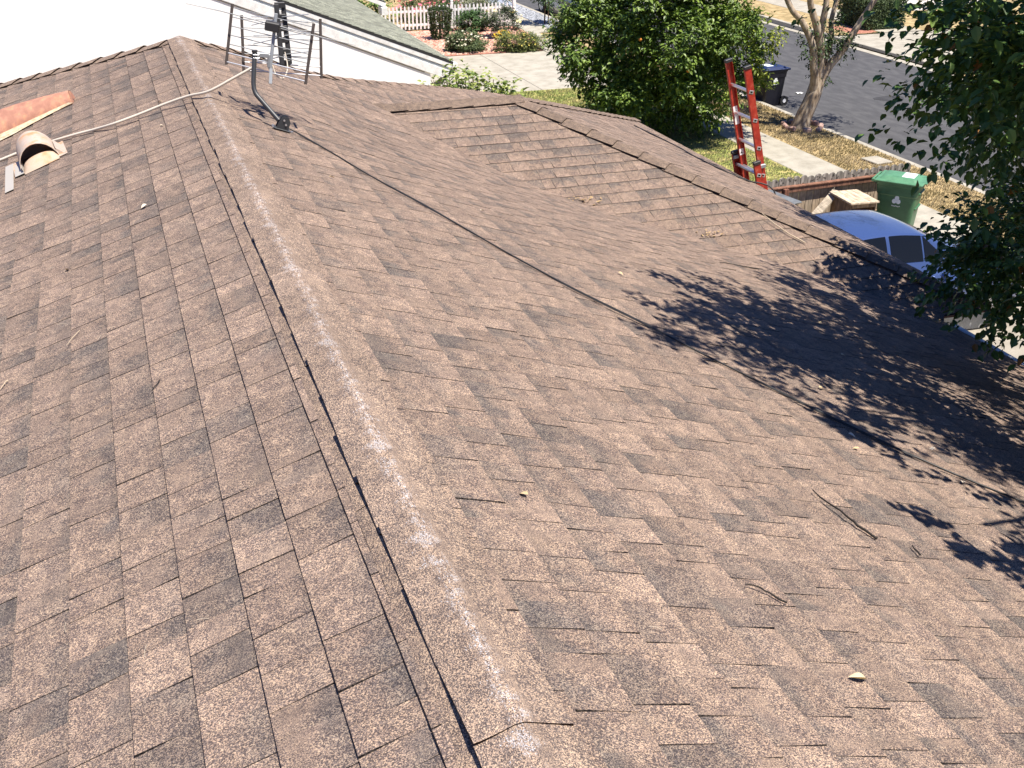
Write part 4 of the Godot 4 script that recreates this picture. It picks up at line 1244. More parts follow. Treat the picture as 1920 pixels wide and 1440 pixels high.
func build_ground() -> void:
	sheet("ground", M.dry_lawn, -150, 150, -200, 60, G - 0.16)
	sheet("front_lawn", M.lawn, 5.9, 12.24, -28.2, -15.9, G)
	sheet("side_yard", M.concrete, -12.0, 13.2, -15.9, 6.0, G - 0.004, Color(0.8, 0.78, 0.76))
	sheet("side_yard", M.dry_lawn, -12.0, 5.9, -28.2, -15.9, G - 0.004)
	sheet("parkway", M.dry_lawn, 13.28, 14.80, -36.8, 6.0, G)
	sheet("road", M.asphalt, 14.94, 22.0, -90, 30, G - 0.12)
	sheet("gutter_strip", M.concrete, 21.98, 22.27, -90, 30, G - 0.112, Color(1.15, 1.15, 1.15))
	# kerbs with a cut for the drive across the road
	sheet("kerb", M.concrete, 14.79, 14.95, -90, 30, G + 0.004, Color(1.05, 1.05, 1.03), 0.2)
	sheet("kerb", M.concrete, 22.26, 22.44, -90, -33.2, G + 0.03, Color(1.1, 1.1, 1.08), 0.3)
	slabs("sidewalk", 12.24, 13.28, -36.9, -9.9, G + 0.006, 1, 18)
	slabs("sidewalk", 12.24, 13.9, -60.9, -36.92, G + 0.006, 1, 16)
	slabs("driveway", 6.0, 12.22, -33.6, -28.22, G + 0.004, 3, 2)
	slabs("driveway", 22.3, 36.0, -33.1, -27.0, G + 0.004, 5, 2)
	sheet("far_parkway", M.dry_lawn, 22.44, 24.3, -90, -33.2, G + 0.01)
	slabs("far_sidewalk", 24.3, 25.9, -56.2, -33.2, G + 0.02, 1, 16)
	sheet("far_yard", M.dry_lawn, 25.9, 60.0, -90, -33.2, G + 0.012)
	sheet("gravel_bed", M.gravel, 13.9, 14.78, -60, -36.85, G + 0.008)
	var xs := []; var cs := []
	var pb := MB.new(); pb.ball(Vector3.ZERO, Vector3(0.03, 0.02, 0.025), 4, 6)
	for k in 2600:
		xs.append(Transform3D(Basis.from_euler(Vector3(0, rng.randf() * TAU, 0)).scaled(Vector3.ONE * rng.randf_range(0.5, 1.4)), Vector3(rng.randf_range(13.92, 14.76), G + 0.012, rng.randf_range(-43, -36.9))))
		var g := rng.randf_range(0.12, 0.42); cs.append(Color(g, g * 1.06, g * 1.16))
	var o := multi("gravel", pb.mesh(), M.plain, xs, cs); o.set_meta("kind", "stuff")
	# flower bed of red lava rock
	var bd := MB.new()
	bd.prism(PackedVector2Array([Vector2(8.2, 33.64), Vector2(12.2, 33.64), Vector2(12.9, 36.9), Vector2(12.9, 38.4), Vector2(8.2, 38.4)]), 0.02, Vector3(0, G - 0.004, 0), Vector3(1, 0, 0), Vector3(0, 0, -1))
	struct("flower_bed", bd, M.mulch)
	xs = []; cs = []
	for k in 5200:
		var p := Vector3(rng.randf_range(8.2, 12.6), G + 0.02, rng.randf_range(-38.2, -33.7))
		if p.x > 12.2 - (p.z + 33.6) * 0.2: continue
		xs.append(Transform3D(Basis.from_euler(Vector3(rng.randf(), rng.randf() * TAU, 0)).scaled(Vector3.ONE * rng.randf_range(0.6, 1.9)), p))
		cs.append(Color(0.40, 0.19, 0.13).lerp(Color(0.62, 0.42, 0.33), rng.randf()))
	o = multi("lava_rock", pb.mesh(), M.plain, xs, cs); o.set_meta("kind", "stuff")
	# grass blades
	var bl := MB.new()
	for k in 3:
		var a := k * 2.1
		bl.tri(Vector3(cos(a) * 0.008, 0, sin(a) * 0.008), Vector3(-cos(a) * 0.008, 0, -sin(a) * 0.008), Vector3(cos(a + 1.2) * 0.02, 0.05, sin(a + 1.2) * 0.02), Vector3(sin(a), 0.2, -cos(a)))
	var bm := bl.mesh()
	for q in [[6.2, 12.2, -28.1, -16.0, 34000, Color(0.17, 0.21, 0.065), Color(0.37, 0.335, 0.17), "lawn_grass", "short patchy green and straw lawn grass below the roof"], [13.3, 14.78, -32.0, -14.0, 17000, Color(0.24, 0.195, 0.09), Color(0.40, 0.325, 0.195), "parkway_grass", "dry straw coloured grass on the strip beside the road"]]:
		xs = []; cs = []
		for k in q[4]:
			var p := Vector3(rng.randf_range(q[0], q[1]), G, rng.randf_range(q[2], q[3]))
			xs.append(Transform3D(Basis.from_euler(Vector3(0, rng.randf() * TAU, 0)).scaled(Vector3(1, rng.randf_range(0.5, 1.1), 1)), p))
			var w := clampf(0.5 + noise.get_noise_2d(p.x * 2.0, p.z * 2.0) * 1.1 + rng.randf_range(-0.2, 0.2), 0.0, 1.0)
			cs.append(q[5].lerp(q[6], w))
		o = multi(q[7], bm, M.grass_blade, xs, cs)
		o.set_meta("kind", "stuff"); tag(o, q[8], "grass")
	var mc := MB.new()
	mc.box(Vector3(0, 0.02, 0), Vector3(0.42, 0.05, 0.5), 0.012)
	var mo := obj("meter_cover", mc, M.concrete)
	mo.position = Vector3(14.26, G, -19.35); mo.rotation.y = 0.1
	tag(mo, "pale concrete meter box cover set in the dry parkway grass", "utility cover")
	for q in [[15.69, -26.4, 0.05, "white scrap of paper on the road near the blue bin"], [16.68, -26.15, 0.09, "larger white scrap of litter on the road left of the street tree"]]:
		var l := MB.new()
		l.col = Color(0.8, 0.8, 0.78)
		l.grid(3, 3, func(a: float, b: float) -> Vector3: return Vector3((a - 0.5) * q[2] * 2.0, 0.01 + 0.02 * absf(sin(a * 5.0 + b * 3.0)), (b - 0.5) * q[2] * 1.4))
		var lo := obj("paper_scrap", l, M.leaf_matte)
		lo.position = Vector3(q[0], G - 0.12, q[1]); tag(lo, q[3], "litter")
	# oil stain
	var sm := MB.new()
	sm.col = Color(0.55, 0.55, 0.56)
	var pts := PackedVector2Array()
	for k in 14: pts.append(Vector2(cos(k * TAU / 14.0) * 0.42, sin(k * TAU / 14.0) * 0.30) * rng.randf_range(0.8, 1.15))
	sm.prism(pts, 0.002, Vector3(18.6, G - 0.118, -24.9), Vector3(1, 0, 0), Vector3(0, 0, -1))
	tag(obj("oil_stain", sm, M.asphalt), "dark oval oil stain on the middle of the road", "stain")

func build_ladder() -> void:
	var t := thing("extension_ladder", "red fibreglass extension ladder leaning on the eave of the wing", "ladder", Vector3(6.6, G, -10.35))
	var dirv := Vector3(5.52 - 6.60, -0.72 - G, 0).normalized()
	var side := Vector3(-dirv.y, dirv.x, 0)        # towards the house side is -x; side points up-left
	var face := Vector3(dirv.y, -dirv.x, 0)
	var L := (Vector3(5.52, -0.72, 0) - Vector3(6.6, G, 0)).length()
	var sections := [[0.0, L - 1.0 + 0.0, -0.062, 0.245], [1.9, L, 0.0, 0.205]]
	for q in 2:
		var sc: Array = sections[q]
		var off: Vector3 = face * float(sc[2])
		for z in [-1.0, 1.0]:
			var rl := MB.new()
			var zz: float = z * sc[3]
			var a: Vector3 = dirv * float(sc[0]) + off + Vector3(0, 0, zz)
			var b: Vector3 = dirv * float(sc[1]) + off + Vector3(0, 0, zz)
			rl.beam(a, b, 0.004, 0.074, face, 0.001)
			for f in [-1.0, 1.0]:
				var fo: Vector3 = face * 0.035 * f - Vector3(0, 0, z * 0.014)
				rl.beam(a + fo, b + fo, 0.030, 0.004, face, 0.001)
			obj("rail", rl, M.fibreglass, t)
			var cp := MB.new()
			cp.beam(b - dirv * 0.02 - Vector3(0, 0, z * 0.012), b + dirv * 0.014 - Vector3(0, 0, z * 0.012), 0.042, 0.082, face, 0.004)
			obj("rail_cap", cp, M.black_plastic, t)
		var d: float = float(sc[0]) + 0.28
		# rungs hang at one foot steps; the top one 0.22 m below the rail ends
		d = float(sc[1]) - (0.26 if q == 1 else 0.14)
		while d > float(sc[0]) + 0.1:
			var rg := MB.new()
			var c: Vector3 = dirv * d + off
			rg.tube([c - Vector3(0, 0, sc[3] - 0.004), c + Vector3(0, 0, sc[3] - 0.004)], 0.017, 10)
			obj("rung", rg, M.aluminium, t)
			for z in [-1.0, 1.0]:
				var pl := MB.new()
				pl.box(c + Vector3(0, 0, z * (sc[3] + 0.004)), Vector3(0.05, 0.036, 0.004), 0.002, Basis(Vector3.FORWARD, 0.2))
				pl.col = Color(0.02, 0.02, 0.02)
				pl.box(c + Vector3(0, 0, z * (sc[3] + 0.0075)), Vector3(0.024, 0.016, 0.003), 0.001, Basis(Vector3.FORWARD, 0.2))
				obj("rung_plate", pl, M.aluminium, t)
			d -= 0.305
	for q in [[L - 0.50, 0.20, 0.028], [L - 0.98, 0.07, 0.03]]:
		var lb := MB.new()
		lb.col = Color(0.85, 0.85, 0.85)
		lb.beam(dirv * (q[0] - q[1]) + Vector3(0, 0, -0.2016), dirv * q[0] + Vector3(0, 0, -0.2016), 0.001, q[2] * 2.0, face)
		obj("warning_sticker", lb, M.plain, t)
	var ic := MB.new()
	ic.col = Color(0.03, 0.03, 0.03)
	var cc := dirv * (L - 1.02) + Vector3(0, 0, -0.2005)
	ic.prism(PackedVector2Array([Vector2(-0.014, -0.012), Vector2(0.014, -0.012), Vector2(0, 0.014)]), 0.001, cc, face * -1.0, dirv)
	obj("warning_mark", ic, M.plain, t)
	var hk := MB.new()
	hk.box(dirv * (L - 1.06) + face * -0.03 + Vector3(0, 0, 0.222), Vector3(0.135, 0.04, 0.03), 0.004, Basis(Vector3.FORWARD, 0.25 - 0.35))
	obj("guide_bracket", hk, M.galvanised, t)
	var hk2 := MB.new()
	hk2.box(dirv * (L - 1.06) + face * -0.03 + Vector3(0, 0, -0.222), Vector3(0.135, 0.04, 0.03), 0.004, Basis(Vector3.FORWARD, 0.25 - 0.35))
	obj("guide_bracket", hk2, M.galvanised, t)

func build_bin(at: Vector3, turn: float, body: Color, lid: Color, label: String, group := "", emblem := true, bh := 0.92) -> void:
	var t := thing("wheeled_bin", label, "bin", at, turn, group)
	var b := MB.new()
	b.col = body
	var W := [[0.0, 0.23, 0.26], [0.08, 0.235, 0.265], [bh * 0.78, 0.272, 0.325], [bh * 0.80, 0.285, 0.34], [bh - 0.06, 0.29, 0.35], [bh - 0.05, 0.305, 0.365], [bh, 0.31, 0.37]]
	for k in W.size() - 1:
		b.grid(24, 1, func(a: float, s: float) -> Vector3:
			var th := a * TAU
			var hw := lerpf(W[k][1], W[k + 1][1], s); var hd := lerpf(W[k][2], W[k + 1][2], s)
			var cx := cos(th); var cz := sin(th)
			var px := signf(cx) * pow(absf(cx), 0.28) * hw; var pz := signf(cz) * pow(absf(cz), 0.28) * hd
			return Vector3(px, lerpf(W[k][0], W[k + 1][0], s), -pz))
	b.box(Vector3(0, 0.01, 0), Vector3(0.42, 0.02, 0.48))
	obj("body", b, M.bin_plastic, t)
	var l := MB.new()
	l.col = lid
	l.box(Vector3(0, bh + 0.018, 0.01), Vector3(0.65, 0.035, 0.78), 0.014)
	l.grid(10, 10, func(a: float, s: float) -> Vector3:
		var x := lerpf(-0.27, 0.27, a); var z := lerpf(-0.33, 0.33, s)
		var k := smoothstep(0.0, 0.14, minf(minf(a, 1.0 - a), minf(s, 1.0 - s)))
		return Vector3(x, bh + 0.03 + 0.055 * k, -z))
	l.box(Vector3(0, bh + 0.02, 0.41), Vector3(0.3, 0.025, 0.06), 0.01)
	obj("lid", l, M.bin_plastic, t)
	var hb := MB.new()
	hb.col = lid
	hb.tube([Vector3(-0.24, bh + 0.005, -0.42), Vector3(0.24, bh + 0.005, -0.42)], 0.018, 8)
	for s in [-0.24, 0.0, 0.24]: hb.box(Vector3(s, bh - 0.005, -0.395), Vector3(0.03, 0.05, 0.08), 0.006)
	obj("handle", hb, M.bin_plastic, t)
	for s in [-1.0, 1.0]:
		var w := MB.new()
		w.tube([Vector3(s * 0.235, 0.12, -0.30), Vector3(s * 0.295, 0.12, -0.30)], 0.12, 18)
		var wo := obj("wheel", w, M.rubber, t)
		var r := MB.new()
		r.tube([Vector3(s * 0.29, 0.12, -0.30), Vector3(s * 0.299, 0.12, -0.30)], 0.05, 12)
		obj("hub", r, M.bin_plastic, wo)
	for y in [bh * 0.58, bh * 0.84]:
		var g := MB.new()
		g.col = Color(body.r * 0.9, body.g * 0.9, body.b * 0.9)
		g.box(Vector3(0, y, 0.325 + (0.012 if y > bh * 0.7 else -0.02)), Vector3(0.36, 0.035, 0.05), 0.01)
		obj("lifting_bar", g, M.bin_plastic, t)
	if emblem:
		for s in [-1.0, 1.0]:
			var e := MB.new()
			e.col = Color(0.78, 0.82, 0.8)
			var bx := Vector3(0, 0, -s)
			var o := Vector3(s * 0.276, bh * 0.70, 0.02)
			for q in [Vector2(-0.034, 0.0), Vector2(0.034, 0.0), Vector2(0.004, 0.055)]:
				var pts := PackedVector2Array()
				for k in 12: pts.append(q + Vector2(cos(k * TAU / 12.0) * 0.036, sin(k * TAU / 12.0) * 0.04))
				e.prism(pts, 0.003, o, bx, Vector3.UP)
			for k in 7:
				e.box(o + bx * (-0.06 + k * 0.02) + Vector3(0, -0.075 - (k % 3) * 0.004, 0), Vector3(0.004, 0.016, 0.013))
			obj("emblem", e, M.plain, t)
	var st := MB.new()
	st.col = Color(0.72, 0.78, 0.76)
	st.box(Vector3(0.0, bh + 0.087, 0.12), Vector3(0.30, 0.003, 0.2), 0.001)
	if emblem: obj("lid_label", st, M.plain, t)

func build_fence() -> void:
	var t := thing("board_fence", "weathered dog-eared board fence with a red-brown rail", "fence", Vector3(10.1, G, -15.72), deg_to_rad(-1.5 + 5.0))
	var n := 32
	var meshes := []
	for k in n:
		var m := MB.new()
		var w := 0.138 * rng.randf_range(0.96, 1.02); var h := 1.05 + rng.randf_range(-0.015, 0.015)
		var tone := rng.randf()
		var low := Color(0.58, 0.47, 0.35).lerp(Color(0.47, 0.40, 0.32), tone)
		m.col = low
		m.box(Vector3(0, (h - 0.26) / 2.0, 0), Vector3(w, h - 0.26, 0.018), 0.002)
		m.col = Color(0.40, 0.38, 0.35).lerp(Color(0.30, 0.29, 0.27), tone)      # bleached and lichened tops
		m.prism(PackedVector2Array([Vector2(-w / 2, h - 0.26), Vector2(w / 2, h - 0.26), Vector2(w / 2, h - 0.045), Vector2(w / 2 - 0.022, h - 0.012), Vector2(w / 2 - 0.05, h), Vector2(-w / 2 + 0.05, h), Vector2(-w / 2 + 0.022, h - 0.012), Vector2(-w / 2, h - 0.045)]), 0.018, Vector3(0, 0, -0.009), Vector3.RIGHT, Vector3.UP)
		m.col = Color(0.10, 0.095, 0.09)
		for q in 3:      # dark lichen spots near the top
			var a := Vector2(rng.randf_range(-0.04, 0.04), h - rng.randf_range(0.03, 0.16))
			var pts := PackedVector2Array()
			for s in 9: pts.append(a + Vector2(cos(s * TAU / 9.0), sin(s * TAU / 9.0)) * rng.randf_range(0.008, 0.026))
			m.prism(pts, 0.0015, Vector3(0, 0, 0.009), Vector3.RIGHT, Vector3.UP)
		var b := obj("board", m, M.wood, t)
		b.position = Vector3((k - n / 2.0) * 0.143, 0, rng.randf_range(-0.003, 0.003))
		b.rotation.z = rng.randf_range(-0.008, 0.008)
	var rl := MB.new()
	rl.col = Color(0.26, 0.13, 0.09)
	rl.box(Vector3(-0.25, 0.86, 0.058), Vector3(4.1, 0.085, 0.04), 0.004)
	rl.box(Vector3(-0.25, 0.912, 0.052), Vector3(4.1, 0.02, 0.085), 0.003)
	obj("rail", rl, M.wood, t)
	var rl2 := MB.new()
	rl2.col = Color(0.36, 0.27, 0.19)
	rl2.box(Vector3(-0.1, 0.25, 0.035), Vector3(4.5, 0.085, 0.04), 0.004)
	obj("rail", rl2, M.wood, t)
	for x in [-2.25, -0.42, 1.75]:
		var p := MB.new()
		p.col = Color(0.28, 0.125, 0.08)
		p.box(Vector3(x, 0.45, 0.10), Vector3(0.085, 0.9, 0.085), 0.004)
		obj("post", p, M.wood, t)

func build_yard_things() -> void:
	build_bin(Vector3(11.62, G, -15.16), deg_to_rad(40), Color(0.06, 0.17, 0.08), Color(0.10, 0.26, 0.14), "green wheeled bin with a white emblem against the board fence", "", true, 1.0)
	build_bin(Vector3(15.20, G - 0.12, -25.3), deg_to_rad(-84), Color(0.012, 0.014, 0.022), Color(0.012, 0.03, 0.10), "black wheeled bin with a blue lid standing in the road by the kerb", "", true, 0.9)
	build_bin(Vector3(9.12, G, -15.15), deg_to_rad(10), Color(0.05, 0.055, 0.06), Color(0.16, 0.17, 0.18), "grey bin lid just showing over the eave by the ladder foot", "", false, 0.90)
	# wooden hutch
	var t := thing("wooden_box", "low wooden box with a pale flat top in front of the fence", "box", Vector3(10.72, G, -15.15), deg_to_rad(-4))
	var m := MB.new()
	m.col = Color(0.66, 0.56, 0.42)
	m.box(Vector3(0, 0.79, 0), Vector3(0.52, 0.03, 0.70), 0.004)
	obj("top", m, M.wood, t)
	for q in [[Vector3(-0.22, 0.39, 0), Vector3(0.02, 0.76, 0.62)], [Vector3(0.22, 0.39, 0), Vector3(0.02, 0.76, 0.62)]]:
		for k in 4:
			var p := MB.new()
			p.col = Color(0.30, 0.20, 0.12).lerp(Color(0.24, 0.16, 0.1), rng.randf())
			p.box(q[0] + Vector3(0, 0, -0.232 + k * 0.155), Vector3(0.02, 0.76, 0.150), 0.003)
			obj("board", p, M.wood, t)
	for y in [0.74, 0.3, 0.06]:
		var p := MB.new()
		p.col = Color(0.42, 0.30, 0.18)
		p.box(Vector3(0, y, 0.31), Vector3(0.42, 0.07, 0.02), 0.003)
		obj("rail", p, M.wood, t)
	var p2 := MB.new()
	p2.col = Color(0.2, 0.14, 0.09)
	p2.box(Vector3(0, 0.39, -0.31), Vector3(0.42, 0.74, 0.015), 0.003)
	obj("back_panel", p2, M.wood, t)
	var b1 := MB.new()
	b1.col = Color(0.52, 0.46, 0.37)
	b1.beam(Vector3(9.35, -4.74, -14.95), Vector3(10.63, -4.0, -15.52), 0.155, 0.035, Vector3.UP, 0.003)
	tag(obj("plank", b1, M.wood), "grey weathered plank leaning up against the board fence", "plank")
	var b2 := MB.new()
	b2.col = Color(0.62, 0.53, 0.38)
	b2.beam(Vector3(9.5, -4.42, -14.6), Vector3(10.35, -4.36, -14.75), 0.22, 0.03, Vector3.UP, 0.003)
	b2.beam(Vector3(9.55, -4.8, -14.62), Vector3(9.55, -4.43, -14.62), 0.05, 0.05)
	b2.beam(Vector3(10.25, -4.8, -14.74), Vector3(10.25, -4.38, -14.74), 0.05, 0.05)
	tag(obj("low_bench", b2, M.wood), "low pale board on legs between the leaning plank and the car", "bench")

func build_car(at: Vector3, turn: float, paint: Color, label: String) -> void:
	var t := thing("parked_car", label, "car", at, turn)
	# stations: x, half width, sill, shoulder, top of body
	var ST := [[-2.28, 0.62, 0.36, 0.55, 0.66], [-2.2, 0.76, 0.28, 0.62, 0.88], [-1.9, 0.86, 0.22, 0.72, 0.97], [-1.3, 0.90, 0.20, 0.76, 0.97], [-0.4, 0.91, 0.19, 0.76, 0.95], [0.5, 0.91, 0.19, 0.75, 0.93], [1.15, 0.90, 0.20, 0.74, 0.90], [1.7, 0.88, 0.22, 0.70, 0.83], [2.1, 0.80, 0.26, 0.60, 0.72], [2.3, 0.62, 0.32, 0.50, 0.58]]
	var sec := func(k: int, a: float) -> Vector3:
		var s: Array = ST[k]
		var sd := -1.0 if a < 0.5 else 1.0
		var b := absf(a - 0.5) * 2.0          # 0 centre line on top, 1 at the sill
		var y := 0.0; var w := 0.0
		if b < 0.45:
			var q := b / 0.45
			w = s[1] * 0.86 * q; y = s[4] + 0.03 * (1.0 - q * q)
		elif b < 0.7:
			var q := (b - 0.45) / 0.25
			w = lerpf(s[1] * 0.86, s[1], sin(q * PI / 2)); y = lerpf(s[4], s[3], q)
		else:
			var q := (b - 0.7) / 0.3
			w = lerpf(s[1], s[1] * 0.93, q * q); y = lerpf(s[3], s[2], q)
		return Vector3(s[0], y, sd * w)
	var body := MB.new()
	body.col = paint
	var n := ST.size() - 1
	body.grid(32, n * 3, func(a: float, b: float) -> Vector3:
		var f := b * n
		var k := mini(int(f), n - 1)
		var p0: Vector3 = sec.call(maxi(k - 1, 0), a); var p1: Vector3 = sec.call(k, a); var p2: Vector3 = sec.call(k + 1, a); var p3: Vector3 = sec.call(mini(k + 2, n), a)
		return p1.cubic_interpolate(p2, p0, p3, f - k))
	obj("body", body, M.car_paint, t)
	var und := MB.new()
	und.box(Vector3(0, 0.26, 0), Vector3(4.2, 0.14, 1.6), 0.05)
	obj("underbody", und, M.rubber, t)
	# cabin
	var CB := [[-1.62, 0.96, 0.74], [-1.15, 1.26, 0.64], [-0.7, 1.375, 0.585], [-0.2, 1.405, 0.57], [0.25, 1.385, 0.58], [0.62, 1.30, 0.62], [1.28, 0.92, 0.76]]
	var cab := func(k: int, a: float) -> Vector3:
		var s: Array = CB[k]
		var sd := -1.0 if a < 0.5 else 1.0
		var b := absf(a - 0.5) * 2.0
		if b < 0.62:
			var q := b / 0.62
			return Vector3(s[0], s[1] + 0.035 * (1.0 - q * q), sd * s[2] * q)
		var q2 := (b - 0.62) / 0.38
		return Vector3(s[0], lerpf(s[1], 0.90, pow(q2, 1.15)), sd * lerpf(s[2], 0.81, q2))
	var nc := CB.size() - 1
	var CF := func(a: float, b: float) -> Vector3:
		var f := b * nc
		var k := mini(int(f), nc - 1)
		var p0: Vector3 = cab.call(maxi(k - 1, 0), a); var p1: Vector3 = cab.call(k, a); var p2: Vector3 = cab.call(k + 1, a); var p3: Vector3 = cab.call(mini(k + 2, nc), a)
		return p1.cubic_interpolate(p2, p0, p3, f - k)
	var cb := MB.new()
	cb.col = paint
	cb.grid(40, nc * 5, CF)
	obj("roof", cb, M.car_paint, t)
	var pane := func(called: String, a0: float, a1: float, b0: float, b1: float, taper0: float, taper1: float) -> void:
		var w := MB.new()
		w.grid(8, 8, func(u: float, v: float) -> Vector3:
			var b := lerpf(b0, b1, u)
			var tp := lerpf(taper0, taper1, u)
			var a := lerpf(lerpf(a0, a1, tp), a1, v)
			var p: Vector3 = CF.call(a, b)
			var du: Vector3 = CF.call(a, minf(b + 0.01, 1.0)) - CF.call(a, maxf(b - 0.01, 0.0)); var dv: Vector3 = CF.call(a + 0.005, b) - CF.call(a - 0.005, b)
			var nn := du.cross(dv).normalized()
			if nn.dot(p - Vector3(0, 0.8, 0)) < 0.0: nn = -nn
			return p + nn * 0.006)
		obj(called, w, M.car_glass, t)
	# side panes: a grows from the near sill (0) over the roof (0.5) to the far sill (1)
	for sd in [0, 1]:
		for q in [[0.17, 0.30, 0.55, 0.0], [0.315, 0.52, 0.0, 0.0], [0.54, 0.74, 0.0, 0.0], [0.755, 0.86, 0.0, 0.62]]:
			var lo := 0.185; var hi := 0.055
			if sd == 1: lo = 1.0 - lo; hi = 1.0 - hi
			pane.call("side_window", lo, hi, q[0], q[1], q[2], q[3])
	pane.call("windscreen", 0.24, 0.76, 0.845, 0.975, 0.0, 0.0)
	pane.call("rear_window", 0.25, 0.75, 0.03, 0.17, 0.0, 0.0)
	for x in [-1.38, 1.38]:
		for s in [-1.0, 1.0]:
			var w := MB.new()
			w.tube([Vector3(x, 0.32, s * 0.70), Vector3(x, 0.32, s * 0.915)], 0.32, 24)
			var wo := obj("wheel", w, M.rubber, t)
			var r := MB.new()
			r.tube([Vector3(x, 0.32, s * 0.91), Vector3(x, 0.32, s * 0.925)], 0.19, 20)
			for k in 5:
				var a := k * TAU / 5.0
				r.beam(Vector3(x, 0.32, s * 0.928), Vector3(x + cos(a) * 0.2, 0.32 + sin(a) * 0.2, s * 0.928), 0.05, 0.02, Vector3.BACK)
			obj("rim", r, M.aluminium, wo)
	for s in [-1.0, 1.0]:
		var hl := MB.new()
		hl.ball(Vector3(2.08, 0.64, s * 0.62), Vector3(0.14, 0.07, 0.16))
		obj("headlight", hl, M.aluminium, t)
		var tl := MB.new()
		tl.col = Color(0.35, 0.02, 0.02)
		tl.ball(Vector3(-2.15, 0.74, s * 0.62), Vector3(0.1, 0.09, 0.15))
		obj("tail_light", tl, M.plain, t)
		var mr := MB.new()
		mr.col = paint
		mr.ball(Vector3(0.72, 0.98, s * 0.96), Vector3(0.06, 0.07, 0.10))
		obj("mirror", mr, M.car_paint, t)
		var ln := MB.new()
		ln.col = Color(0.01, 0.01, 0.01)
		for x in [-0.33, 0.62]: ln.box(Vector3(x, 0.62, s * 0.905), Vector3(0.008, 0.5, 0.02))
		obj("door_seam", ln, M.plain, t)

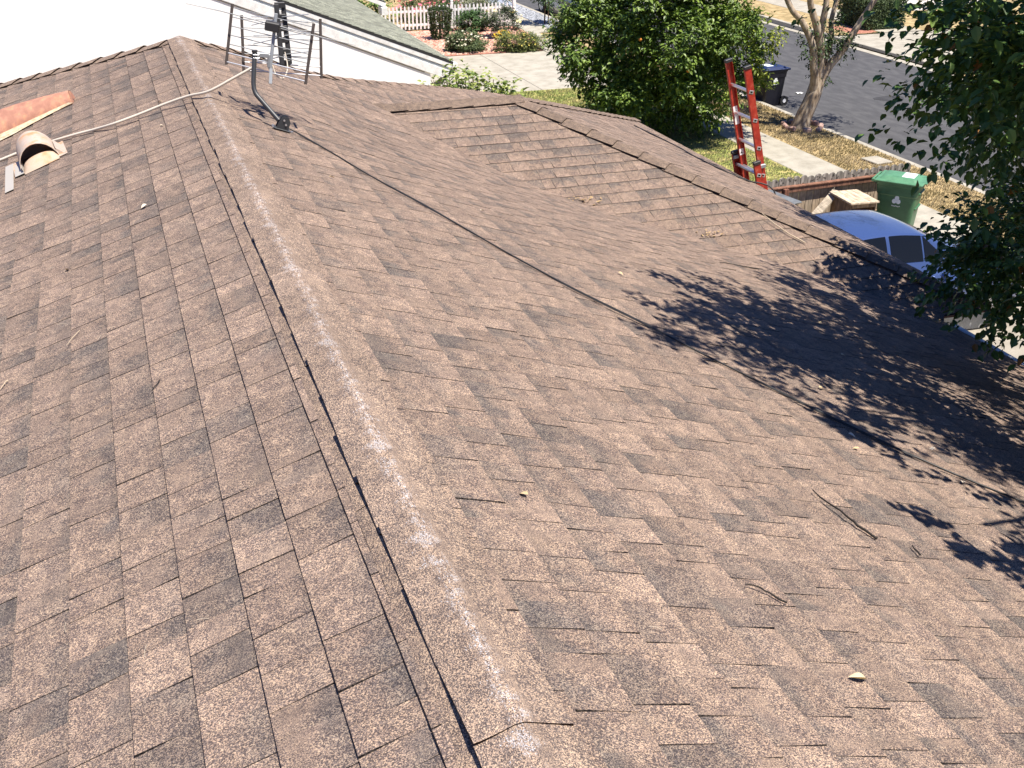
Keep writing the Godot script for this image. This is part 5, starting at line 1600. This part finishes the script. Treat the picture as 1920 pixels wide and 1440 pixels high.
func build_neighbour() -> void:
	var zf := -20.5
	var t := thing("neighbour_house", "white gabled house with a grey-green shingle roof behind the antenna", "house", Vector3(-2.6, G, -27.0))
	var o := t.position
	var k2 := 0.397
	var ye := -2.46        # roof edge at the eave
	var xe := 5.47
	var xr := -4.3
	var yr := ye + (xe - xr) * k2
	var wall := MB.new()
	wall.prism(PackedVector2Array([Vector2(-13.0, G), Vector2(5.03, G), Vector2(5.03, ye + 0.05), Vector2(xr, yr - 0.16), Vector2(-13.0, ye + 0.05)]), 17.0, Vector3(0, 0, zf - 0.012) - o, Vector3(-1, 0, 0) * -1.0, Vector3(0, 1, 0))
	# the outline is drawn facing the viewer; push the solid away from it
	for q in wall.v.size(): wall.v[q] += Vector3(0, 0, -17.0)
	wall.col = Color(1, 1, 1)
	obj("wall", wall, M.stucco, t)
	var H := func(x: float, _z: float) -> float: return ye + (xe - x) * k2
	var deck := MB.new()
	deck.col = Color(0.16, 0.18, 0.15)
	deck.beam(Vector3((xe + xr) / 2, (ye + yr) / 2 - 0.04, zf) - o, Vector3((xe + xr) / 2, (ye + yr) / 2 - 0.04, zf - 17.6) - o, (xe - xr) * sqrt(1 + k2 * k2), 0.06, Vector3(k2, 1, 0).normalized())
	deck.beam(Vector3(xr * 2 - (xe + xr) / 2, (ye + yr) / 2 - 0.04, zf) - o, Vector3(xr * 2 - (xe + xr) / 2, (ye + yr) / 2 - 0.04, zf - 17.6) - o, (xe - xr) * sqrt(1 + k2 * k2), 0.06, Vector3(-k2, 1, 0).normalized())
	var rf := obj("roof", deck, M.plain, t)
	var face := {o = Vector2(xe, 0), c = Vector2(0, 1), d = Vector2(1, 0), s = k2, h = H, poly = PackedVector2Array([Vector2(xe, zf + 0.03), Vector2(xe, zf - 17.6), Vector2(-1.2, zf - 17.6), Vector2(-1.2, zf + 0.03)])}
	var tabs := []
	face_tabs(face, tabs)
	var mb := MB.new()
	for tb in tabs:
		tb.clip = [] if tb.clip.is_empty() else tb.clip
		build_far_tab(mb, tb)
	for q in mb.v.size(): mb.v[q] -= o
	var sf := obj("shingle_field", mb, M.shingle, rf)
	sf.set_meta("kind", "stuff")
	# rake boards, gutter, beige strip painting the shade under the rake
	var up := Vector3(k2, 1, 0).normalized()
	var dn := Vector3(1, -k2, 0).normalized()
	var A := Vector3(xe, ye, zf) - o
	var B := Vector3(xr, yr, zf) - o
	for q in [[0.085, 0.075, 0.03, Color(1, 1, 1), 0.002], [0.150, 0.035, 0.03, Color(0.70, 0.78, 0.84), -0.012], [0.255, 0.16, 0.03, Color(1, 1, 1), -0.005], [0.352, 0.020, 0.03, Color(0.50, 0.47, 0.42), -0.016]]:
		var rb := MB.new()
		rb.col = q[3]
		var dd: Vector3 = -up * q[0] + Vector3(0, 0, q[4])
		rb.beam(A + dd - dn * (0.0 if q[0] < 0.3 else 0.45), B + dd, q[2], q[1], up, 0.004)
		obj("rake_board_and_shade", rb, M.white_paint, t)
	var edge := MB.new()
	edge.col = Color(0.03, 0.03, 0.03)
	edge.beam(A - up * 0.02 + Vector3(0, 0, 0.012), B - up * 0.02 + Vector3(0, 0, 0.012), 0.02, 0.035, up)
	obj("roof_edge", edge, M.plain, t)
	var gu := MB.new()
	gu.box(Vector3(xe + 0.03, ye - 0.09, zf - 8.8) - o, Vector3(0.11, 0.11, 17.6), 0.012)
	obj("gutter", gu, M.white_paint, t)
	var gd := MB.new()
	gd.beam(Vector3(xe + 0.02, ye - 0.14, zf - 0.06) - o, Vector3(xe - 0.30, ye - 0.55, zf - 0.4) - o, 0.07, 0.09, Vector3.UP, 0.01)
	gd.beam(Vector3(xe - 0.36, ye - 0.5, zf - 0.42) - o, Vector3(xe - 0.36, G, zf - 0.42) - o, 0.07, 0.09, Vector3.BACK, 0.01)
	obj("downpipe", gd, M.galvanised, t)
	var cd := MB.new()
	cd.col = Color(0.12, 0.1, 0.08)
	var cp := []
	for k in 9: cp.append(Vector3(5.06 + 0.05 * k, ye - 0.33 - 0.06 * (k % 2) - 0.012 * k, zf - 0.1 - 0.01 * k) - o)
	cd.tube(smooth(cp, 4), 0.006, 5)
	obj("eave_wire", cd, M.plain, t)
	var sof := MB.new()
	sof.box(Vector3(5.25, ye - 0.20, zf - 8.9) - o, Vector3(0.42, 0.02, 17.4))
	obj("soffit", sof, M.white_paint, t)
	# small porch gable further along the same eave
	var pg := MB.new()
	for q in [[0.06, 0.10, Color(1, 1, 1)], [-0.01, 0.03, Color(0.04, 0.04, 0.04)]]:
		pg.col = q[2]
		pg.beam(Vector3(6.35, -2.62 - q[0], -29.6) - o, Vector3(4.9, -2.05 - q[0], -29.6) - o, 0.06, q[1], up, 0.004)
	pg.col = Color(1, 1, 1)
	pg.box(Vector3(6.3, -2.82, -29.7) - o, Vector3(0.16, 0.2, 0.4), 0.01)
	obj("porch_fascia", pg, M.white_paint, t)
	var pr := MB.new()
	pr.col = Color(0.24, 0.26, 0.22)
	pr.beam(Vector3(5.6, -2.31, -29.6) - o, Vector3(5.6, -2.31, -34.0) - o, 1.58, 0.04, up)
	obj("porch_roof", pr, M.plain, t)

func build_far_tab(mb: MB, t: Dictionary) -> void:
	var f: Dictionary = t.f
	var g := 0.17 + 0.16 * fposmod(t.sd * 3.3, 1.0)
	mb.col = Color(g * 1.75, g * 1.9, g * 1.6)
	var P := func(uu: float, vv: float, y: float) -> Vector3:
		var p: Vector2 = f.o + f.c * uu + f.d * vv
		return Vector3(p.x, f.h.call(p.x, p.y) + y, p.y)
	var off := Vector2(t.sd, t.sd * 1.7)
	t.u0 = clampf(t.u0, -38.1, -20.48); t.u1 = clampf(t.u1, -38.1, -20.48)
	var a: Vector3 = P.call(t.u0, t.v0, 0.002); var b: Vector3 = P.call(t.u1, t.v0, 0.002); var c: Vector3 = P.call(t.u1, t.v1, 0.011); var d: Vector3 = P.call(t.u0, t.v1, 0.011)
	mb.quad(a, b, c, d, Vector3.UP, [off, off + Vector2(0.15, 0), off + Vector2(0.15, 0.11), off + Vector2(0, 0.11)])
	mb.quad(d, c, c - Vector3(0, 0.01, 0), d - Vector3(0, 0.01, 0), Vector3(f.d.x, 0, f.d.y))

func build_front_garden() -> void:
	var t := thing("picket_fence", "white picket fence behind the red gravel flower bed", "fence", Vector3(11.0, G, -38.45))
	var pk := MB.new()
	pk.prism(PackedVector2Array([Vector2(-0.028, 0.06), Vector2(0.028, 0.06), Vector2(0.028, 0.78), Vector2(0, 0.82), Vector2(-0.028, 0.78)]), 0.016, Vector3(0, 0, 0.014), Vector3.RIGHT, Vector3.UP)
	var pm := pk.mesh()
	for k in 34:
		var x := -2.75 + k * 0.134
		if x > 1.83: break
		var o := obj("picket", pm, M.white_paint, t)
		o.position = Vector3(x, rng.randf_range(-0.008, 0.008), 0)
		o.rotation.z = rng.randf_range(-0.012, 0.012)
	for y in [0.2, 0.64]:
		var r := MB.new()
		r.box(Vector3(-0.45, y, 0), Vector3(4.75, 0.075, 0.028), 0.003)
		obj("rail", r, M.white_paint, t)
	var ps := MB.new()
	ps.box(Vector3(1.93, 0.5, 0), Vector3(0.11, 1.0, 0.11), 0.006)
	ps.box(Vector3(1.93, 1.02, 0), Vector3(0.14, 0.04, 0.14), 0.01)
	obj("post", ps, M.white_paint, t)
	var ps2 := MB.new()
	ps2.box(Vector3(-0.3, 0.42, -0.03), Vector3(0.09, 0.95, 0.09), 0.006)
	ps2.ball(Vector3(-0.3, 0.93, -0.03), Vector3.ONE * 0.05)
	obj("post", ps2, M.white_paint, t)
	# clipped juniper column
	var h := thing("clipped_shrub", "dark green shrub clipped into a square column before the picket fence", "shrub", Vector3(9.72, G, -36.5))
	var xs := []; var cs := []
	for k in 2600:
		var y := rng.randf_range(0.06, 0.98)
		var w := lerpf(0.24, 0.35, y) * rng.randf_range(0.82, 1.0)
		var a := rng.randf() * TAU
		var d := Vector3(signf(cos(a)) * pow(absf(cos(a)), 0.45), 0, signf(sin(a)) * pow(absf(sin(a)), 0.45))
		if rng.randf() < 0.25: d *= rng.randf(); y = 0.96 + rng.randf() * 0.04
		var p := d * w + Vector3(0, y, 0)
		xs.append(Transform3D(Basis.from_euler(Vector3(rng.randf() * TAU, rng.randf() * TAU, rng.randf() * TAU)), p))
		cs.append(Color(0.022, 0.045, 0.014).lerp(Color(0.07, 0.11, 0.03), rng.randf()))
	multi("foliage", leaf_mesh(0.075, 0.03, 0.3), M.leaf_matte, xs, cs, h)
	var cst := MB.new()
	cst.col = Color(0.1, 0.08, 0.06)
	cst.tube([Vector3.ZERO, Vector3(0, 0.9, 0)], [0.05, 0.02], 8)
	obj("stem", cst, M.bark, h)
	bush("flowering_bush", "low round bush dotted with white flowers in front of the clipped shrub", Vector3(9.85, G, -34.15), Vector3(0.62, 0.30, 0.40), 60, 22, 0.06, Color(0.06, 0.10, 0.035), Color(0.16, 0.2, 0.08), [Color(0.72, 0.68, 0.52), 90, 1.0])
	bush("flowering_bush", "low spreading bush with small yellow flowers at the drive corner", Vector3(11.55, G, -33.85), Vector3(0.85, 0.26, 0.42), 70, 22, 0.055, Color(0.09, 0.12, 0.03), Color(0.22, 0.24, 0.08), [Color(0.6, 0.5, 0.1), 90, 0.9])
	bush("flowering_bush", "small clump of orange-yellow flowers behind the spreading bush", Vector3(11.25, G, -34.75), Vector3(0.28, 0.24, 0.22), 14, 8, 0.05, Color(0.08, 0.12, 0.03), Color(0.16, 0.2, 0.06), [Color(0.85, 0.55, 0.03), 60, 1.1])
	bush("rose_bush", "open rose bush with pale yellow blooms near the end of the picket fence", Vector3(11.75, G, -36.2), Vector3(0.62, 0.52, 0.5), 46, 16, 0.06, Color(0.03, 0.05, 0.02), Color(0.09, 0.12, 0.05), [Color(0.8, 0.7, 0.35), 22, 1.6])
	bush("garden_shrub", "glossy dark green shrub at the foot of the picket fence", Vector3(11.2, G, -37.7), Vector3(0.5, 0.36, 0.4), 36, 18, 0.07, Color(0.03, 0.08, 0.02), Color(0.08, 0.16, 0.04))
	bush("garden_shrub", "small low green plant under the middle of the picket fence", Vector3(10.75, G, -37.9), Vector3(0.4, 0.14, 0.3), 14, 7, 0.06, Color(0.04, 0.08, 0.02), Color(0.1, 0.15, 0.05))
	bush("pink_flower_bush", "bush of bright pink flowers behind the left of the picket fence", Vector3(9.75, G, -39.5), Vector3(0.75, 0.50, 0.5), 34, 9, 0.08, Color(0.05, 0.09, 0.03), Color(0.13, 0.2, 0.06), [Color(0.85, 0.16, 0.26), 150, 1.5])
	bush("pink_flower_bush", "second bush of pink flowers behind the middle of the picket fence", Vector3(10.7, G, -39.8), Vector3(0.7, 0.50, 0.5), 34, 9, 0.08, Color(0.05, 0.09, 0.03), Color(0.13, 0.2, 0.06), [Color(0.85, 0.25, 0.32), 120, 1.4])
	bush("garden_shrub", "big-leaved bright green shrub between the neighbour's roof and picket fence", Vector3(8.0, G, -39.4), Vector3(0.9, 0.75, 0.7), 46, 9, 0.13, Color(0.08, 0.16, 0.03), Color(0.25, 0.34, 0.09), [Color(0.8, 0.2, 0.28), 14, 1.6])
	bush("garden_shrub", "grey-green shrub behind the right half of the picket fence", Vector3(11.9, G, -40.2), Vector3(0.95, 0.5, 0.6), 40, 9, 0.08, Color(0.08, 0.1, 0.05), Color(0.22, 0.24, 0.13))
	bush("garden_shrub", "olive shrub far behind the middle of the picket fence", Vector3(11.0, G, -41.8), Vector3(1.6, 0.5, 0.7), 44, 9, 0.09, Color(0.07, 0.09, 0.04), Color(0.2, 0.2, 0.1))
	bush("ornamental_grass", "tuft of fine olive grass at the end of the gravel strip", Vector3(14.3, G, -36.7), Vector3(0.42, 0.26, 0.4), 22, 9, 0.14, Color(0.10, 0.12, 0.04), Color(0.26, 0.28, 0.11), [], "grass tuft")
	bush("low_hedge", "dark low hedge beside the grey car beyond the picket fence", Vector3(13.3, G, -42.5), Vector3(0.9, 0.34, 1.6), 44, 9, 0.08, Color(0.02, 0.04, 0.015), Color(0.05, 0.08, 0.03), [], "hedge")
	# staked young tree in the gravel
	var y := thing("young_tree", "staked young leafy tree growing in the blue-grey gravel strip", "tree", Vector3(14.05, G, -38.4))
	var s := MB.new()
	s.col = Color(0.3, 0.22, 0.15)
	s.tube([Vector3.ZERO, Vector3(0.02, 0.8, 0), Vector3(0, 1.8, 0)], [0.028, 0.024, 0.015], 8)
	obj("trunk", s, M.bark, y)
	var sk := MB.new()
	sk.col = Color(0.42, 0.25, 0.12)
	sk.tube([Vector3(0.12, 0, 0.05), Vector3(0.12, 1.6, 0.05)], 0.02, 6)
	obj("stake", sk, M.wood, y)
	var yx := crown_points(Vector3(0.05, 1.25, 0), Vector3(0.62, 0.68, 0.6), 34, 9, 0.2, 7, 1.0)
	var yc := []
	for q in yx: yc.append(Color(0.04, 0.09, 0.025).lerp(Color(0.12, 0.2, 0.05), rng.randf()))
	multi("crown", leaf_mesh(0.09, 0.045, 0.2), M.leaf, yx, yc, y)

func build_far_side() -> void:
	# open wooden fence across the road
	var t := thing("slat_fence", "yellowish wooden slat fence across the road beyond the street tree", "fence", Vector3(27.0, G, -39.2), deg_to_rad(62))
	var st := MB.new()
	st.box(Vector3(0, 0.62, 0), Vector3(0.055, 1.2, 0.03), 0.004)
	st.col = Color.WHITE
	var sm := st.mesh()
	for k in 36:
		var o := obj("slat", sm, M.fence_yellow, t)
		o.position = Vector3(-2.2 + k * 0.125, 0, 0)
	for y in [0.12, 1.1]:
		var r := MB.new()
		r.col = Color(0.12, 0.08, 0.05)
		r.box(Vector3(0, y, -0.03), Vector3(4.6, 0.09, 0.04), 0.004)
		obj("rail", r, M.wood, t)
	var h := thing("clipped_hedge", "dark clipped hedge beside the drive across the road", "hedge", Vector3(24.75, G, -34.6))
	var xs := []; var cs := []
	for k in 5200:
		var p := Vector3(rng.randf_range(-0.75, 0.75), rng.randf_range(0.02, 1.0), rng.randf_range(-0.9, 0.9))
		match rng.randi() % 4:
			0: p.z = 0.9 + rng.randf_range(-0.06, 0.02)
			1: p.x = -0.75 + rng.randf_range(-0.02, 0.06)
			2: p.y = 1.0 + rng.randf_range(-0.05, 0.02)
			3: p.x = 0.75
		xs.append(Transform3D(Basis.from_euler(Vector3(rng.randf() * TAU, rng.randf() * TAU, rng.randf() * TAU)), p))
		cs.append(Color(0.03, 0.055, 0.02).lerp(Color(0.10, 0.14, 0.05), rng.randf()))
	multi("foliage", leaf_mesh(0.085, 0.045, 0.2), M.leaf_matte, xs, cs, h)
	var core := MB.new()
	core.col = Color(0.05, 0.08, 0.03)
	core.box(Vector3(0, 0.48, 0), Vector3(1.36, 0.92, 1.66), 0.1)  # solid leaf-green block filling the hedge behind its leaves
	obj("solid_core", core, M.plain, h)
	sheet("bare_soil", M.mulch, 23.2, 24.25, -34.9, -33.25, G + 0.016, Color(0.8, 0.75, 0.7))
	# white garden wall at the far end of the drive
	var w := thing("garden_wall", "bright white wall beyond the drive across the road", "wall", Vector3(29.5, G, -37.2))
	var m := MB.new()
	m.box(Vector3(0, 0.6, 0), Vector3(6.0, 1.2, 0.2), 0.02)
	obj("wall_body", m, M.stucco, w)
	var c := MB.new()
	c.box(Vector3(0, 1.23, 0), Vector3(6.06, 0.06, 0.28), 0.01)
	obj("coping", c, M.stucco, w)

func _ready() -> void:
	rng.seed = 20240611
	noise.seed = 4; noise.frequency = 0.35; noise.fractal_octaves = 3
	# camera
	cam = Camera3D.new()
	cam.name = "camera"
	var yaw := deg_to_rad(19.241); var pitch := deg_to_rad(26.312); var roll := deg_to_rad(0.184)
	var fwd := Vector3(sin(yaw) * cos(pitch), -sin(pitch), -cos(yaw) * cos(pitch))
	var rgt := Vector3(cos(yaw), 0, sin(yaw))
	var upv := rgt.cross(fwd)
	cam.transform = Transform3D(Basis(rgt * cos(roll) + upv * sin(roll), upv * cos(roll) - rgt * sin(roll), -fwd), Vector3(-0.516, 1.446, 0.0))
	cam.fov = 37.57
	cam.near = 0.05; cam.far = 600.0
	add_child(cam)
	# sky, exposure
	var we := WorldEnvironment.new(); we.name = "world_environment"
	var env := Environment.new()
	var sky := Sky.new()
	var ps := ProceduralSkyMaterial.new()
	ps.sky_top_color = Color(0.24, 0.40, 0.70); ps.sky_horizon_color = Color(0.70, 0.76, 0.84)
	ps.ground_horizon_color = Color(0.5, 0.5, 0.48); ps.ground_bottom_color = Color(0.3, 0.28, 0.25)
	ps.sky_curve = 0.14
	sky.sky_material = ps
	env.background_mode = Environment.BG_SKY; env.sky = sky
	env.background_energy_multiplier = 0.55
	env.tonemap_mode = Environment.TONE_MAPPER_LINEAR
	env.tonemap_exposure = 2.15
	env.sdfgi_enabled = true; env.ssao_enabled = true; env.ssil_enabled = true
	we.environment = env
	add_child(we)
	# sun: high, behind the eye and a little to the right
	var sun := DirectionalLight3D.new(); sun.name = "sun"
	sun.light_energy = 1.4; sun.light_color = Color(1.0, 0.965, 0.915); sun.light_angular_distance = 0.53
	sun.shadow_enabled = true
	add_child(sun)
	sun.look_at_from_position(Vector3(0.20, 0.93, 0.31) * 50.0, Vector3.ZERO, Vector3.RIGHT)

	materials()
	var da := mat("dry_a", lin(0.52, 0.40, 0.22), 0.8); da.cull_mode = BaseMaterial3D.CULL_DISABLED
	var db := mat("dry_b", lin(0.62, 0.54, 0.42), 0.8); db.cull_mode = BaseMaterial3D.CULL_DISABLED
	var fy := mat("fence_yellow", lin(0.55, 0.42, 0.22), 0.8)
	build_ground()
	build_house()
	build_neighbour()
	build_antenna()
	build_cables()
	build_vent()
	build_eave_cable()
	build_fence()
	build_ladder()
	build_yard_things()
	build_car(Vector3(8.95, G, -12.38), 0.0, Color(0.06, 0.10, 0.24), "silver-blue sedan parked in the drive under the eave")
	build_car(Vector3(16.05, G - 0.12, -40.25), deg_to_rad(-90), Color(0.12, 0.125, 0.135), "dark grey car parked at the kerb beyond the gravel strip")
	build_roof_tree()
	build_orange_tree()
	build_street_tree()
	build_shrub_behind()
	build_front_garden()
	build_far_side()
	build_litter()
